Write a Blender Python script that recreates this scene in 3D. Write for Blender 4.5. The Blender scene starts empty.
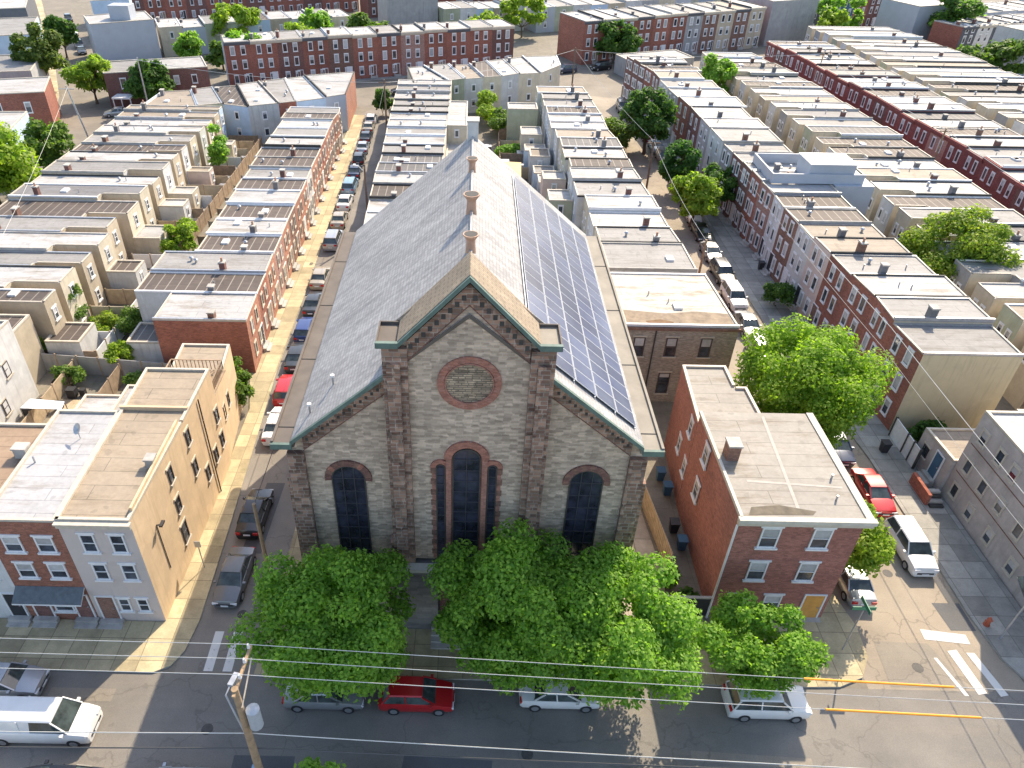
import bpy, bmesh, math, random
from mathutils import Vector, Matrix
R=math.radians
rnd=random.Random(7)
SC=bpy.context.scene
COL=SC.collection
# ------------------------------------------------------------------ camera, world, sun, exposure
cam=bpy.data.cameras.new('camera'); cam_o=bpy.data.objects.new('camera',cam); COL.objects.link(cam_o)
cam.sensor_fit='HORIZONTAL'; cam.sensor_width=36.0; cam.lens=735.0/1024*36
cam.shift_x=(512-463)/1024.0; cam.shift_y=0.0
cam.clip_start=0.5; cam.clip_end=3000
def cam_matrix(p,y,r):
    fw=Vector((math.sin(y)*math.cos(p),math.cos(y)*math.cos(p),-math.sin(p)))
    rt=Vector((math.cos(y),-math.sin(y),0)); dn=fw.cross(rt)
    r2=rt*math.cos(r)+dn*math.sin(r); d2=-rt*math.sin(r)+dn*math.cos(r)
    m=Matrix((r2,-d2,-fw)).transposed().to_4x4(); return m
cam_o.matrix_world=Matrix.Translation((0,0,40))@cam_matrix(R(36.33),R(-.5),R(-.78))
SC.camera=cam_o
SUN=Vector((.52,.98,1.0)).normalized()
w=bpy.data.worlds.new('World'); SC.world=w; w.use_nodes=True
nt=w.node_tree; bg=nt.nodes['Background']
sky=nt.nodes.new('ShaderNodeTexSky'); sky.sky_type='NISHITA'; sky.sun_disc=False
sky.sun_elevation=math.asin(SUN.z); sky.sun_rotation=math.atan2(SUN.x,SUN.y)
sky.air_density=1.0; sky.dust_density=1.6; sky.ozone_density=1.0
hs=nt.nodes.new('ShaderNodeHueSaturation'); hs.inputs['Saturation'].default_value=.9; nt.links.new(sky.outputs[0],hs.inputs['Color']); nt.links.new(hs.outputs[0],bg.inputs[0]); bg.inputs[1].default_value=0.15
sl=bpy.data.lights.new('sun','SUN'); sl.energy=3.6; sl.angle=R(.5); sl.color=(1,.85,.64)
so=bpy.data.objects.new('sun',sl); COL.objects.link(so)
so.rotation_euler=SUN.to_track_quat('Z','Y').to_euler(); so.location=SUN*200
vs=SC.view_settings; vs.view_transform='Standard'; vs.look='None'; vs.exposure=1.15; vs.gamma=1
SC.render.engine='CYCLES'
# ------------------------------------------------------------------ materials
MATS={}
def _new(name):
    m=bpy.data.materials.new(name); m.use_nodes=True; n=m.node_tree; b=n.nodes['Principled BSDF']
    return m,n,b
def _math(n,op,a,b=None,clamp=False):
    x=n.nodes.new('ShaderNodeMath'); x.operation=op; x.use_clamp=clamp
    for i,v in enumerate((a,b)):
        if v is None: continue
        if isinstance(v,(int,float)): x.inputs[i].default_value=v
        else: n.links.new(v,x.inputs[i])
    return x.outputs[0]
def _noise(n,vec,scale,detail=4,rough=.6):
    x=n.nodes.new('ShaderNodeTexNoise'); x.inputs['Scale'].default_value=scale; x.inputs['Detail'].default_value=detail
    x.inputs['Roughness'].default_value=rough
    if vec is not None: n.links.new(vec,x.inputs['Vector'])
    return x.outputs['Fac']
def _ramp(n,fac,p0,c0,p1,c1):
    x=n.nodes.new('ShaderNodeValToRGB'); e=x.color_ramp.elements
    e[0].position=p0; e[0].color=(*c0,1) if len(c0)==3 else c0; e[1].position=p1; e[1].color=(*c1,1)
    n.links.new(fac,x.inputs[0]); return x.outputs[0]
def _mix(n,fac,a,b,mode='MIX'):
    x=n.nodes.new('ShaderNodeMix'); x.data_type='RGBA'; x.blend_type=mode
    if isinstance(fac,(int,float)): x.inputs[0].default_value=fac
    else: n.links.new(fac,x.inputs[0])
    for i,v in ((6,a),(7,b)):
        if isinstance(v,tuple): x.inputs[i].default_value=(*v,1)
        else: n.links.new(v,x.inputs[i])
    return x.outputs[2]
def _pos(n,scale=(1,1,1),rand=False):
    g=n.nodes.new('ShaderNodeNewGeometry'); v=g.outputs['Position']
    if rand:
        oi=n.nodes.new('ShaderNodeObjectInfo'); a=n.nodes.new('ShaderNodeVectorMath'); a.operation='ADD'
        m=_math(n,'MULTIPLY',oi.outputs['Random'],91.7); n.links.new(v,a.inputs[0]); n.links.new(m,a.inputs[1]); v=a.outputs[0]
    mp=n.nodes.new('ShaderNodeMapping'); mp.inputs['Scale'].default_value=scale; n.links.new(v,mp.inputs[0]); return mp.outputs[0]
def _wallvec(n,scale=1):
    g=n.nodes.new('ShaderNodeNewGeometry'); s=n.nodes.new('ShaderNodeSeparateXYZ'); n.links.new(g.outputs['Position'],s.inputs[0])
    c=n.nodes.new('ShaderNodeCombineXYZ'); n.links.new(_math(n,'ADD',s.outputs[0],s.outputs[1]),c.inputs[0]); n.links.new(s.outputs[2],c.inputs[1])
    return c.outputs[0]
def _objvar(n,col,amt):
    oi=n.nodes.new('ShaderNodeObjectInfo'); f=_math(n,'ADD',_math(n,'MULTIPLY',oi.outputs['Random'],amt*2),1-amt)
    c=n.nodes.new('ShaderNodeCombineColor')
    for i in range(3): n.links.new(f,c.inputs[i])
    return _mix(n,1.0,col,c.outputs[0],'MULTIPLY')
def _bump(n,b,h,strength,dist):
    x=n.nodes.new('ShaderNodeBump'); x.inputs['Strength'].default_value=strength; x.inputs['Distance'].default_value=dist
    n.links.new(h,x.inputs['Height']); n.links.new(x.outputs[0],b.inputs['Normal'])
def plain(name,c,rough=.6,var=.12,scale=1.5,metal=0,ov=0,spec=.5):
    if name in MATS: return MATS[name]
    m,n,b=_new(name); f=_noise(n,_pos(n,(1,1,1),True),scale)
    k=[max(0,x*(1-var)) for x in c]; h=[min(1,x*(1+var)) for x in c]
    col=_ramp(n,f,.3,tuple(k),.7,tuple(h))
    if ov: col=_objvar(n,col,ov)
    n.links.new(col,b.inputs['Base Color']); b.inputs['Roughness'].default_value=rough; b.inputs['Metallic'].default_value=metal
    b.inputs['Specular IOR Level'].default_value=spec
    MATS[name]=m; return m
def stucco(name,c,var=.14,ov=.1):
    if name in MATS: return MATS[name]
    m,n,b=_new(name); f=_noise(n,_pos(n,(1,1,1),True),.7,5,.65)
    col=_ramp(n,f,.3,tuple(x*(1-var) for x in c),.7,tuple(min(1,x*(1+var)) for x in c))
    st=_noise(n,_pos(n,(2.2,2.2,.16),True),1.0,5,.7); col=_mix(n,_math(n,'MULTIPLY',_ramp(n,st,.52,(0,0,0),.72,(1,1,1)),.5),col,tuple(x*.5 for x in c))
    pt=_noise(n,_pos(n,(.5,.5,.7),True),1.0,1,.3); col=_mix(n,_math(n,'MULTIPLY',_ramp(n,pt,.6,(0,0,0),.61,(1,1,1)),.35),col,tuple(x*.78+.03 for x in c))
    if ov: col=_objvar(n,col,ov)
    n.links.new(col,b.inputs['Base Color']); b.inputs['Roughness'].default_value=.92; _bump(n,b,_noise(n,_pos(n),7,3),.25,.02)
    MATS[name]=m; return m
def stone(name,c1,c2,mort,bw,bh,ms=.03,rough=.9,stain=.35,off=.5,ov=0,bump=.6,freq=2,var=.5):
    """coursed masonry: every block its own tone, joints, large weathering"""
    if name in MATS: return MATS[name]
    m,n,b=_new(name); v=_wallvec(n)
    wob=_noise(n,_pos(n),1.3,2)
    br=n.nodes.new('ShaderNodeTexBrick'); n.links.new(v,br.inputs['Vector'])
    br.inputs['Scale'].default_value=1; br.inputs['Brick Width'].default_value=bw; br.inputs['Row Height'].default_value=bh
    br.inputs['Mortar Size'].default_value=ms; br.inputs['Mortar Smooth'].default_value=.3; br.offset=off; br.inputs['Bias'].default_value=0
    br.squash=.75; br.squash_frequency=3
    br.inputs['Color1'].default_value=(*c1,1); br.inputs['Color2'].default_value=(*c2,1); br.inputs['Mortar'].default_value=(*mort,1)
    col=br.outputs['Color']
    # block-to-block tone
    vo=n.nodes.new('ShaderNodeTexVoronoi'); mp=n.nodes.new('ShaderNodeMapping'); mp.inputs['Scale'].default_value=(1/bw,1/bh,1)
    n.links.new(v,mp.inputs[0]); n.links.new(mp.outputs[0],vo.inputs['Vector']); vo.inputs['Scale'].default_value=1; vo.inputs['Randomness'].default_value=.35
    sp=n.nodes.new('ShaderNodeSeparateColor'); n.links.new(vo.outputs['Color'],sp.inputs[0])
    t=_ramp(n,sp.outputs[0],0,(1-var,)*3,1,(1+var*.6,)*3)
    col=_mix(n,.8,col,t,'MULTIPLY')
    big=_ramp(n,_noise(n,_pos(n),.28,5,.65),.3,(1-stain,1-stain,1-stain*.9),.7,(1+stain*.35,)*3)
    col=_mix(n,.9,col,big,'MULTIPLY')
    if ov: col=_objvar(n,col,ov)
    n.links.new(col,b.inputs['Base Color']); b.inputs['Roughness'].default_value=rough
    if bump: _bump(n,b,_math(n,'ADD',br.outputs['Fac'],_math(n,'MULTIPLY',_noise(n,_pos(n),6,3),-.8)),-bump if False else bump,-.03)
    MATS[name]=m; return m
def roofmat(name,c,stain,stainamt,seam=(1.0,7.0),seamdark=.6,ov=.1,rough=.75,lines=0,linec=(.55,.5,.42)):
    if name in MATS: return MATS[name]
    m,n,b=_new(name); p=_pos(n,(1,1,1),True)
    f1=_noise(n,p,.35,6,.7)
    col=_ramp(n,f1,.42,c,.42+.3,tuple(x*.82 for x in c))
    f2=_noise(n,_pos(n,(.25,1.1,1),True),.8,7,.75)
    fac=_math(n,'MULTIPLY',_ramp(n,f2,.5,(0,0,0),.66,(1,1,1)),stainamt)
    col=_mix(n,fac,col,stain)
    f3=_noise(n,p,3.2,4,.7); col=_mix(n,.5,col,_ramp(n,f3,.3,(.72,.72,.72),.7,(1.1,1.1,1.1)),'MULTIPLY')
    # small dark patches and repairs
    f4=_noise(n,_pos(n,(1,1,1),True),1.1,2,.4); pf=_math(n,'MULTIPLY',_ramp(n,f4,.66,(0,0,0),.68,(1,1,1)),.35); col=_mix(n,pf,col,tuple(x*.45 for x in c))
    br=n.nodes.new('ShaderNodeTexBrick'); n.links.new(_pos(n,(0,1,0) if False else (1,1,1)),br.inputs['Vector'])
    br.inputs['Scale'].default_value=1; br.inputs['Brick Width'].default_value=seam[1]; br.inputs['Row Height'].default_value=seam[0]; br.inputs['Mortar Size'].default_value=.025
    br.inputs['Color1'].default_value=(1,1,1,1); br.inputs['Color2'].default_value=(.93,.93,.93,1); br.inputs['Mortar'].default_value=(seamdark,)*3+(1,)
    col=_mix(n,.9,col,br.outputs['Color'],'MULTIPLY')
    if lines:
        wv=n.nodes.new('ShaderNodeTexWave'); wv.wave_type='BANDS'; wv.bands_direction='X'; wv.inputs['Scale'].default_value=lines; wv.inputs['Distortion'].default_value=.3
        n.links.new(_pos(n,(1,.12,1)),wv.inputs['Vector'])
        col=_mix(n,_math(n,'MULTIPLY',_ramp(n,wv.outputs['Fac'],.965,(0,0,0),.99,(1,1,1)),.35),col,linec)
    if ov: col=_objvar(n,col,ov)
    n.links.new(col,b.inputs['Base Color']); b.inputs['Roughness'].default_value=rough
    _bump(n,b,f3,.25,.03)
    MATS[name]=m; return m
def asphalt(name,c,crack=.5,warm=(.2,.18,.15)):
    m,n,b=_new(name); p=_pos(n)
    col=_ramp(n,_noise(n,p,.18,6,.65),.35,tuple(x*.82 for x in c),.68,tuple(x*1.2 for x in c))
    col=_mix(n,_math(n,'MULTIPLY',_ramp(n,_noise(n,_pos(n,(.08,.5,1)),1,5,.7),.5,(0,0,0),.75,(1,1,1)),.5),col,warm)
    col=_mix(n,.6,col,_ramp(n,_noise(n,p,14,3,.8),.3,(.75,.75,.75),.7,(1.2,1.2,1.2)),'MULTIPLY')
    # tar-sealed cracks
    vo=n.nodes.new('ShaderNodeTexVoronoi'); vo.feature='DISTANCE_TO_EDGE'; vo.inputs['Scale'].default_value=.17
    wv=n.nodes.new('ShaderNodeVectorMath'); wv.operation='ADD'; nz=n.nodes.new('ShaderNodeTexNoise'); nz.inputs['Scale'].default_value=.7; nz.inputs['Detail'].default_value=5
    n.links.new(p,nz.inputs['Vector']); sc=n.nodes.new('ShaderNodeVectorMath'); sc.operation='SCALE'; sc.inputs['Scale'].default_value=2.2; n.links.new(nz.outputs['Color'],sc.inputs[0])
    n.links.new(p,wv.inputs[0]); n.links.new(sc.outputs[0],wv.inputs[1]); n.links.new(wv.outputs[0],vo.inputs['Vector'])
    col=_mix(n,_math(n,'MULTIPLY',_ramp(n,vo.outputs['Distance'],.004,(1,1,1),.009,(0,0,0)),crack),col,tuple(x*.45 for x in c))
    n.links.new(col,b.inputs['Base Color']); b.inputs['Roughness'].default_value=.85
    _bump(n,b,_noise(n,p,20,3),.3,.02)
    MATS[name]=m; return m
def paving(name,c,bw,bh,ov=.25,joint=.45,weed=0):
    m,n,b=_new(name); p=_pos(n)
    br=n.nodes.new('ShaderNodeTexBrick'); n.links.new(p,br.inputs['Vector'])
    br.inputs['Scale'].default_value=1; br.inputs['Brick Width'].default_value=bw; br.inputs['Row Height'].default_value=bh; br.inputs['Mortar Size'].default_value=.025; br.offset=0
    br.inputs['Color1'].default_value=(*[x*(1-ov) for x in c],1); br.inputs['Color2'].default_value=(*[x*(1+ov*.5) for x in c],1); br.inputs['Mortar'].default_value=(*[x*joint for x in c],1)
    col=br.outputs['Color']
    col=_mix(n,.9,col,_ramp(n,_noise(n,p,.9,6,.7),.3,(.7,.7,.7),.7,(1.15,1.15,1.15)),'MULTIPLY')
    col=_mix(n,.5,col,_ramp(n,_noise(n,p,9,3,.7),.3,(.75,.75,.75),.7,(1.1,1.1,1.1)),'MULTIPLY')
    if weed: col=_mix(n,_math(n,'MULTIPLY',_ramp(n,_noise(n,p,.5,5,.7),.6,(0,0,0),.68,(1,1,1)),weed),col,(.1,.13,.04))
    n.links.new(col,b.inputs['Base Color']); b.inputs['Roughness'].default_value=.9
    MATS[name]=m; return m
def leafmat(name,c,c2,trans=.45):
    if name in MATS: return MATS[name]
    m,n,b=_new(name); g=n.nodes.new('ShaderNodeNewGeometry')
    col=_ramp(n,g.outputs['Random Per Island'],0,c,1,c2)
    col=_mix(n,.8,col,_ramp(n,_noise(n,_pos(n),.7,3,.6),.3,(.75,.8,.75),.7,(1.2,1.15,1.0)),'MULTIPLY')
    n.links.new(col,b.inputs['Base Color']); b.inputs['Roughness'].default_value=.6; b.inputs['Specular IOR Level'].default_value=.3
    tr=n.nodes.new('ShaderNodeBsdfTranslucent'); br=_mix(n,1.0,col,(1.5,1.7,.6),'MULTIPLY'); n.links.new(br,tr.inputs[0])
    mx=n.nodes.new('ShaderNodeMixShader'); mx.inputs[0].default_value=trans; out=n.nodes['Material Output']
    n.links.new(b.outputs[0],mx.inputs[1]); n.links.new(tr.outputs[0],mx.inputs[2]); n.links.new(mx.outputs[0],out.inputs[0])
    MATS[name]=m; return m
def glass(name,c,rough=.08,var=.3):
    if name in MATS: return MATS[name]
    m,n,b=_new(name)
    col=_objvar(n,_ramp(n,_noise(n,_pos(n,(1,1,1),True),1.2,3),.35,tuple(x*.5 for x in c),.65,tuple(x*1.5 for x in c)),var)
    n.links.new(col,b.inputs['Base Color']); b.inputs['Roughness'].default_value=rough; b.inputs['Specular IOR Level'].default_value=.7
    MATS[name]=m; return m
def paint(name,c,metal=.2):
    if name in MATS: return MATS[name]
    m,n,b=_new(name); col=_ramp(n,_noise(n,_pos(n),1.5,4),.3,tuple(x*.9 for x in c),.7,c)
    n.links.new(col,b.inputs['Base Color']); b.inputs['Roughness'].default_value=.32; b.inputs['Metallic'].default_value=metal
    b.inputs['Coat Weight'].default_value=.6; b.inputs['Coat Roughness'].default_value=.06
    MATS[name]=m; return m
# roofs
ROOF={'w':roofmat('roof_white',(.42,.415,.41),(.24,.205,.165),.9),
 'g':roofmat('roof_grey',(.27,.26,.25),(.155,.14,.12),.85),
 'm':roofmat('roof_midgrey',(.19,.185,.19),(.12,.11,.10),.6),
 'd':roofmat('roof_dark',(.115,.11,.11),(.19,.175,.16),.4,lines=.32),
 'b':roofmat('roof_brown',(.088,.067,.056),(.16,.125,.10),.5,lines=.32),
 't':roofmat('roof_tan',(.30,.25,.195),(.2,.155,.115),.8),
 'r':roofmat('roof_rust',(.24,.14,.09),(.42,.33,.24),.55)}
MW={}; ROOF['e']=ROOF['w']
def brick(name,c,ov=.12,mort=None):
    mort=mort or tuple(x*.6+.12 for x in c)
    return stone(name,c,tuple(x*.75 for x in c),mort,.24,.085,.008,ov=ov,stain=.25,bump=.2,var=.3)
W_brick=brick('brick_red',(.34,.115,.07)); W_orange=brick('brick_orange',(.46,.20,.12)); W_redo=brick('brick_redorange',(.42,.145,.085)); W_dark=brick('brick_dark',(.20,.085,.065))
W_brown=brick('brick_brown',(.24,.12,.08)); W_maroon=brick('brick_maroon',(.26,.06,.05)); W_pink=brick('brick_pink',(.42,.24,.19))
W_cream=stucco('stucco_cream',(.54,.48,.37)); W_white=stucco('stucco_white',(.56,.56,.55))
W_tan=stucco('stucco_tan',(.46,.39,.29)); W_grey=stucco('stucco_grey',(.34,.34,.34))
W_green=stucco('stucco_green',(.38,.40,.29)); W_blue=plain('siding_blue',(.42,.53,.66),.8,.1,.8); W_lgrey=plain('panel_pale',(.40,.43,.48),.6,.06,.5)
W_pale=plain('stucco_pink',(.55,.45,.40),.9,.12,.8); W_navy=plain('siding_navy',(.05,.12,.2),.8,.1,.8); W_yel=stucco('stucco_yellow',(.56,.48,.31),.06,0)
W_char=plain('siding_charcoal',(.10,.105,.12),.8,.1,.8)
M_white=plain('painted_white',(.72,.72,.72),.5,.08,3); M_trim=plain('trim_cream',(.50,.45,.37),.6,.12,3)
M_black=plain('black_iron',(.03,.03,.035),.5,.2,3); M_conc=plain('concrete',(.40,.38,.35),.9,.2,1.5,ov=.1); M_concd=plain('chimney_render',(.17,.165,.17),.9,.2,2,ov=.2); M_wood=plain('weathered_wood',(.30,.22,.15),.9,.25,2,ov=.15)
M_woodt=plain('pale_wood',(.42,.33,.22),.9,.2,2,ov=.1); M_bark=plain('bark',(.12,.09,.065),.95,.35,3); M_tar=plain('tar',(.05,.048,.045),.8,.3,2)
M_metal=plain('galvanised',(.42,.43,.45),.4,.15,3,metal=.6); M_terra=plain('terracotta',(.42,.24,.16),.85,.2,3)
M_glass=glass('window_glass',(.05,.06,.075)); M_blind=plain('window_blind',(.42,.42,.42),.7,.15,3,ov=.2)
M_rub=plain('tyre_rubber',(.022,.022,.024),.85,.2,5); M_rim=plain('rim_alloy',(.45,.46,.48),.35,.1,4,metal=.7)
M_cglass=glass('car_glass',(.05,.065,.065),.04,.1)
# ------------------------------------------------------------------ mesh helpers
class MB:
    def __init__(s): s.v=[]; s.f=[]; s.m=[]; s.mats=[]
    def mi(s,m):
        if m not in s.mats: s.mats.append(m)
        return s.mats.index(m)
    def poly(s,pts,m):
        b=len(s.v); s.v+= [tuple(p) for p in pts]; s.f.append(tuple(range(b,b+len(pts)))); s.m.append(s.mi(m)); return s
    def box(s,x0,y0,z0,x1,y1,z1,m):
        if x1<x0:x0,x1=x1,x0
        if y1<y0:y0,y1=y1,y0
        b=len(s.v); k=s.mi(m)
        s.v+=[(x0,y0,z0),(x1,y0,z0),(x1,y1,z0),(x0,y1,z0),(x0,y0,z1),(x1,y0,z1),(x1,y1,z1),(x0,y1,z1)]
        for f in ((3,2,1,0),(4,5,6,7),(0,1,5,4),(1,2,6,5),(2,3,7,6),(3,0,4,7)): s.f.append(tuple(b+i for i in f)); s.m.append(k)
        return s
    def prism(s,pts,z0,z1,m,top=None,bot=True):
        """pts CCW from above"""
        if area(pts)<0: pts=pts[::-1]
        n=len(pts)
        for i in range(n):
            a=pts[i]; c=pts[(i+1)%n]; s.poly([(a[0],a[1],z0),(c[0],c[1],z0),(c[0],c[1],z1),(a[0],a[1],z1)],m)
        s.poly([(p[0],p[1],z1) for p in pts],top or m)
        if bot: s.poly([(p[0],p[1],z0) for p in pts[::-1]],m)
        return s
    def bar(s,a,b,w,h,m):
        """box along a->b, width w (sideways), height h, centred"""
        a=Vector(a); b=Vector(b); d=(b-a); L=d.length
        if L<1e-5: return s
        d/=L; up=Vector((0,0,1)) if abs(d.z)<.95 else Vector((0,1,0)); sd=d.cross(up).normalized(); up=sd.cross(d)
        k=s.mi(m); o=len(s.v)
        for p in (a,b):
            for (i,j) in ((-1,-1),(1,-1),(1,1),(-1,1)): s.v.append(tuple(p+sd*i*w/2+up*j*h/2))
        for f in ((3,2,1,0),(4,5,6,7),(0,1,5,4),(1,2,6,5),(2,3,7,6),(3,0,4,7)): s.f.append(tuple(o+i for i in f)); s.m.append(k)
        return s
    def tube(s,pts,rs,m,n=8,cap=True):
        k=s.mi(m); o=len(s.v); P=[Vector(p) for p in pts]
        if isinstance(rs,(int,float)): rs=[rs]*len(P)
        for i,p in enumerate(P):
            d=(P[min(i+1,len(P)-1)]-P[max(i-1,0)]).normalized(); up=Vector((0,0,1)) if abs(d.z)<.9 else Vector((1,0,0))
            a=d.cross(up).normalized(); b=a.cross(d)
            for j in range(n):
                t=2*math.pi*j/n; s.v.append(tuple(p+(a*math.cos(t)+b*math.sin(t))*rs[i]))
        for i in range(len(P)-1):
            for j in range(n):
                q=(o+i*n+j,o+i*n+(j+1)%n,o+(i+1)*n+(j+1)%n,o+(i+1)*n+j); s.f.append(q[::-1]); s.m.append(k)
        if cap: s.f.append(tuple(o+j for j in range(n))); s.m.append(k); s.f.append(tuple(o+(len(P)-1)*n+j for j in range(n))[::-1]); s.m.append(k)
        return s
    def mesh(s,name,off=(0,0,0),smooth=False):
        me=bpy.data.meshes.new(name); me.from_pydata([(a-off[0],b-off[1],c-off[2]) for a,b,c in s.v],[],s.f)
        for m in s.mats: me.materials.append(m)
        me.polygons.foreach_set('material_index',s.m)
        if smooth: me.polygons.foreach_set('use_smooth',[True]*len(s.f))
        me.update()
        if smooth: me.set_sharp_from_angle(angle=R(38))
        return me
    def obj(s,name,parent=None,loc=(0,0,0),rz=0,world=True,smooth=False):
        """world: vertices are world coordinates"""
        off=(0,0,0)
        if parent is not None and world: off=tuple(parent.location)
        elif parent is None: off=loc
        me=s.mesh(name,off if world else (0,0,0),smooth)
        return link(name,me,parent,(0,0,0) if (parent is not None and world) else loc,rz)
def area(p): return sum(p[i][0]*p[(i+1)%len(p)][1]-p[(i+1)%len(p)][0]*p[i][1] for i in range(len(p)))/2
def link(name,me,parent=None,loc=(0,0,0),rz=0):
    o=bpy.data.objects.new(name,me); COL.objects.link(o); o.location=loc; o.rotation_euler=(0,0,rz)
    if parent is not None: o.parent=parent
    return o
def thing(name,label,cat,loc=(0,0,0),rz=0,group=None,mesh=None):
    o=link(name,mesh,None,loc,rz); o['label']=label; o['category']=cat
    if group: o['group']=group
    return o
def tag(o,label,cat,group=None):
    o['label']=label; o['category']=cat
    if group: o['group']=group
    return o
def struct(o): o['kind']='structure'; return o
def dup(o,loc=None,rz=None,parent=None):
    c=o.copy(); COL.objects.link(c)
    if parent is not None: c.parent=parent
    if loc is not None: c.location=loc
    if rz is not None: c.rotation_euler=(0,0,rz)
    for ch in list(o.children): dup(ch,parent=c)
    return c
ORD=['first','second','third','fourth','fifth','sixth','seventh','eighth','ninth','tenth','eleventh','twelfth','thirteenth','fourteenth','fifteenth','sixteenth','seventeenth','eighteenth','nineteenth','twentieth']+['twenty-'+x for x in 'first second third fourth fifth sixth seventh eighth ninth'.split()]+['thirtieth']+['thirty-'+x for x in 'first second third fourth fifth sixth seventh eighth ninth'.split()]
# ------------------------------------------------------------------ windows and doors (local x along the wall, -y outward)
_WM={}
def wmesh(w,h,frame,blind=0,arch=False,far=False):
    key=(round(w,2),round(h,2),frame.name,blind,far)
    if key in _WM: return _WM[key]
    f=MB(); t=.09 if not far else .12
    f.box(-w/2,-.07,0,-w/2+t,.02,h,frame).box(w/2-t,-.07,0,w/2,.02,h,frame).box(-w/2+t,-.07,h-t,w/2-t,.02,h,frame).box(-w/2+t,-.07,0,w/2-t,.02,t,frame)
    if not far: f.box(-w/2+t,-.05,h*.5-.03,w/2-t,.02,h*.5+.03,frame)
    sm=M_trim if frame is not M_white else M_white
    if not far:
        f.box(-w/2-.12,-.14,-.13,w/2+.12,.02,-.002,sm); f.box(-w/2-.12,-.06,h+.002,w/2+.12,.02,h+.14,sm)
    else:
        f.box(-w/2-.03,-.1,-.09,w/2+.03,.02,-.002,sm); f.box(-w/2-.03,-.05,h+.002,w/2+.03,.02,h+.09,sm)
    p=MB()
    p.poly([(-w/2+t,-.02,t),(w/2-t,-.02,t),(w/2-t,-.02,h-t),(-w/2+t,-.02,h-t)],M_glass)
    if blind: 
        zb=h-t-(h-2*t)*blind
        p.poly([(-w/2+t,-.028,zb),(w/2-t,-.028,zb),(w/2-t,-.028,h-t),(-w/2+t,-.028,h-t)],M_blind)
    r=(f.mesh('window'),p.mesh('pane')); _WM[key]=r; return r
def window(parent,x,y,z,ang,w=.95,h=1.6,frame=None,blind=None,far=False,deep=True):
    """ang: outward direction of the wall, radians"""
    frame=frame or M_white
    if blind is None: blind=rnd.choice((0,0,.45,.5,.95,.3))
    a,b=wmesh(w,h,frame,blind,far=far)
    L=parent.location
    o=link('window',a,parent,(x-L.x,y-L.y,z-L.z),ang+math.pi/2)
    link('pane',b,o)
    return o
_DM={}
def door(parent,x,y,z,ang,m=None,steps=2,w=1.0,h=2.1):
    m=m or M_wood
    f=MB(); f.box(-w/2-.1,-.06,0,-w/2,.02,h+.1,M_white).box(w/2,-.06,0,w/2+.1,.02,h+.1,M_white).box(-w/2,-.06,h,w/2,.02,h+.1,M_white)
    f.box(-w/2,-.03,0,w/2,.02,h,m).box(-w/2+.12,-.045,h*.55,w/2-.12,-.03,h-.15,m)
    L=parent.location
    o=link('door',f.mesh('door'),parent,(x-L.x,y-L.y,z-L.z),ang+math.pi/2)
    if steps:
        s=MB()
        for i in range(steps): s.box(-w/2-.25,-(steps-i)*.32-.05,i*z/steps-z,w/2+.25,-.03,(i+1)*z/steps-z-.003*i,M_conc)
        link('step',s.mesh('step'),parent,(x-L.x,y-L.y,z-L.z),ang+math.pi/2)
    k=MB(); k.box(w/2-.2,-.09,.98,w/2-.1,-.03,1.06,M_metal); link('handle',k.mesh('handle'),o)
    return o
def edge_windows(parent,p,q,floors,n,w=.9,h=1.5,frame=None,margin=.1,far=False,skip=(),outward=None,blind=None):
    dx,dy=q[0]-p[0],q[1]-p[1]; L=math.hypot(dx,dy); 
    nx,ny=dy/L,-dx/L   # right of p->q
    if outward and nx*outward[0]+ny*outward[1]<0: nx,ny=-nx,-ny
    ang=math.atan2(ny,nx)
    for fi,z in enumerate(floors):
        for i in range(n):
            if (fi,i) in skip: continue
            t=margin+(1-2*margin)*(i+.5)/n
            window(parent,p[0]+dx*t+nx*.005,p[1]+dy*t+ny*.005,z,ang,w,h,frame,far=far,blind=blind)
    return ang
def chimney(parent,x,y,z,w=.55,d=.75,h=1.1,m=None,pots=2):
    m=m or W_dark; b=MB(); b.box(x-w/2,y-d/2,z-.3,x+w/2,y+d/2,z+h,m); b.box(x-w/2-.06,y-d/2-.06,z+h+.002,x+w/2+.06,y+d/2+.06,z+h+.12,M_conc)
    for k in range(pots):
        yy=y-d/4+k*d/2 if pots>1 else y
        b.tube([(x,yy,z+h+.1),(x,yy,z+h+.5)],[.13,.1],M_terra,8)
    return b.obj('chimney',parent)
def vent(parent,x,y,z,k=None):
    k=rnd.randrange(4) if k is None else k
    b=MB()
    if k==0: b.tube([(x,y,z-.05),(x,y,z+.45)],.06,M_metal,6); nm='vent_pipe'
    elif k==1: b.box(x-.35,y-.5,z-.02,x+.35,y+.5,z+.22,M_white); nm='roof_hatch'
    elif k==2: b.tube([(x,y,z-.05),(x,y,z+.35)],.13,M_metal,8); b.tube([(x,y,z+.35),(x,y,z+.5)],[.24,.1],M_metal,8); nm='vent_pipe'
    else: b.box(x-.4,y-.4,z-.02,x+.4,y+.4,z+.6,M_metal); b.tube([(x,y,z+.6),(x,y,z+.63)],.3,M_black,10); nm='air_conditioner'
    return b.obj(nm,parent)
def dish(parent,x,y,z):
    b=MB(); b.tube([(x,y,z),(x,y,z+.7)],.03,M_metal,5)
    c=Vector((x,y,z+.8)); ax=Vector((-.5,-.6,.6)).normalized(); u=ax.cross(Vector((0,0,1))).normalized(); v=ax.cross(u)
    o=len(b.v); k=b.mi(M_metal); b.v.append(tuple(c-ax*.1))
    for j in range(10): t=j*math.pi/5; b.v.append(tuple(c+u*.38*math.cos(t)+v*.38*math.sin(t)))
    for j in range(10): b.f.append((o,o+1+j,o+1+(j+1)%10)); b.m.append(k)
    return b.obj('satellite_dish',parent)
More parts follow.
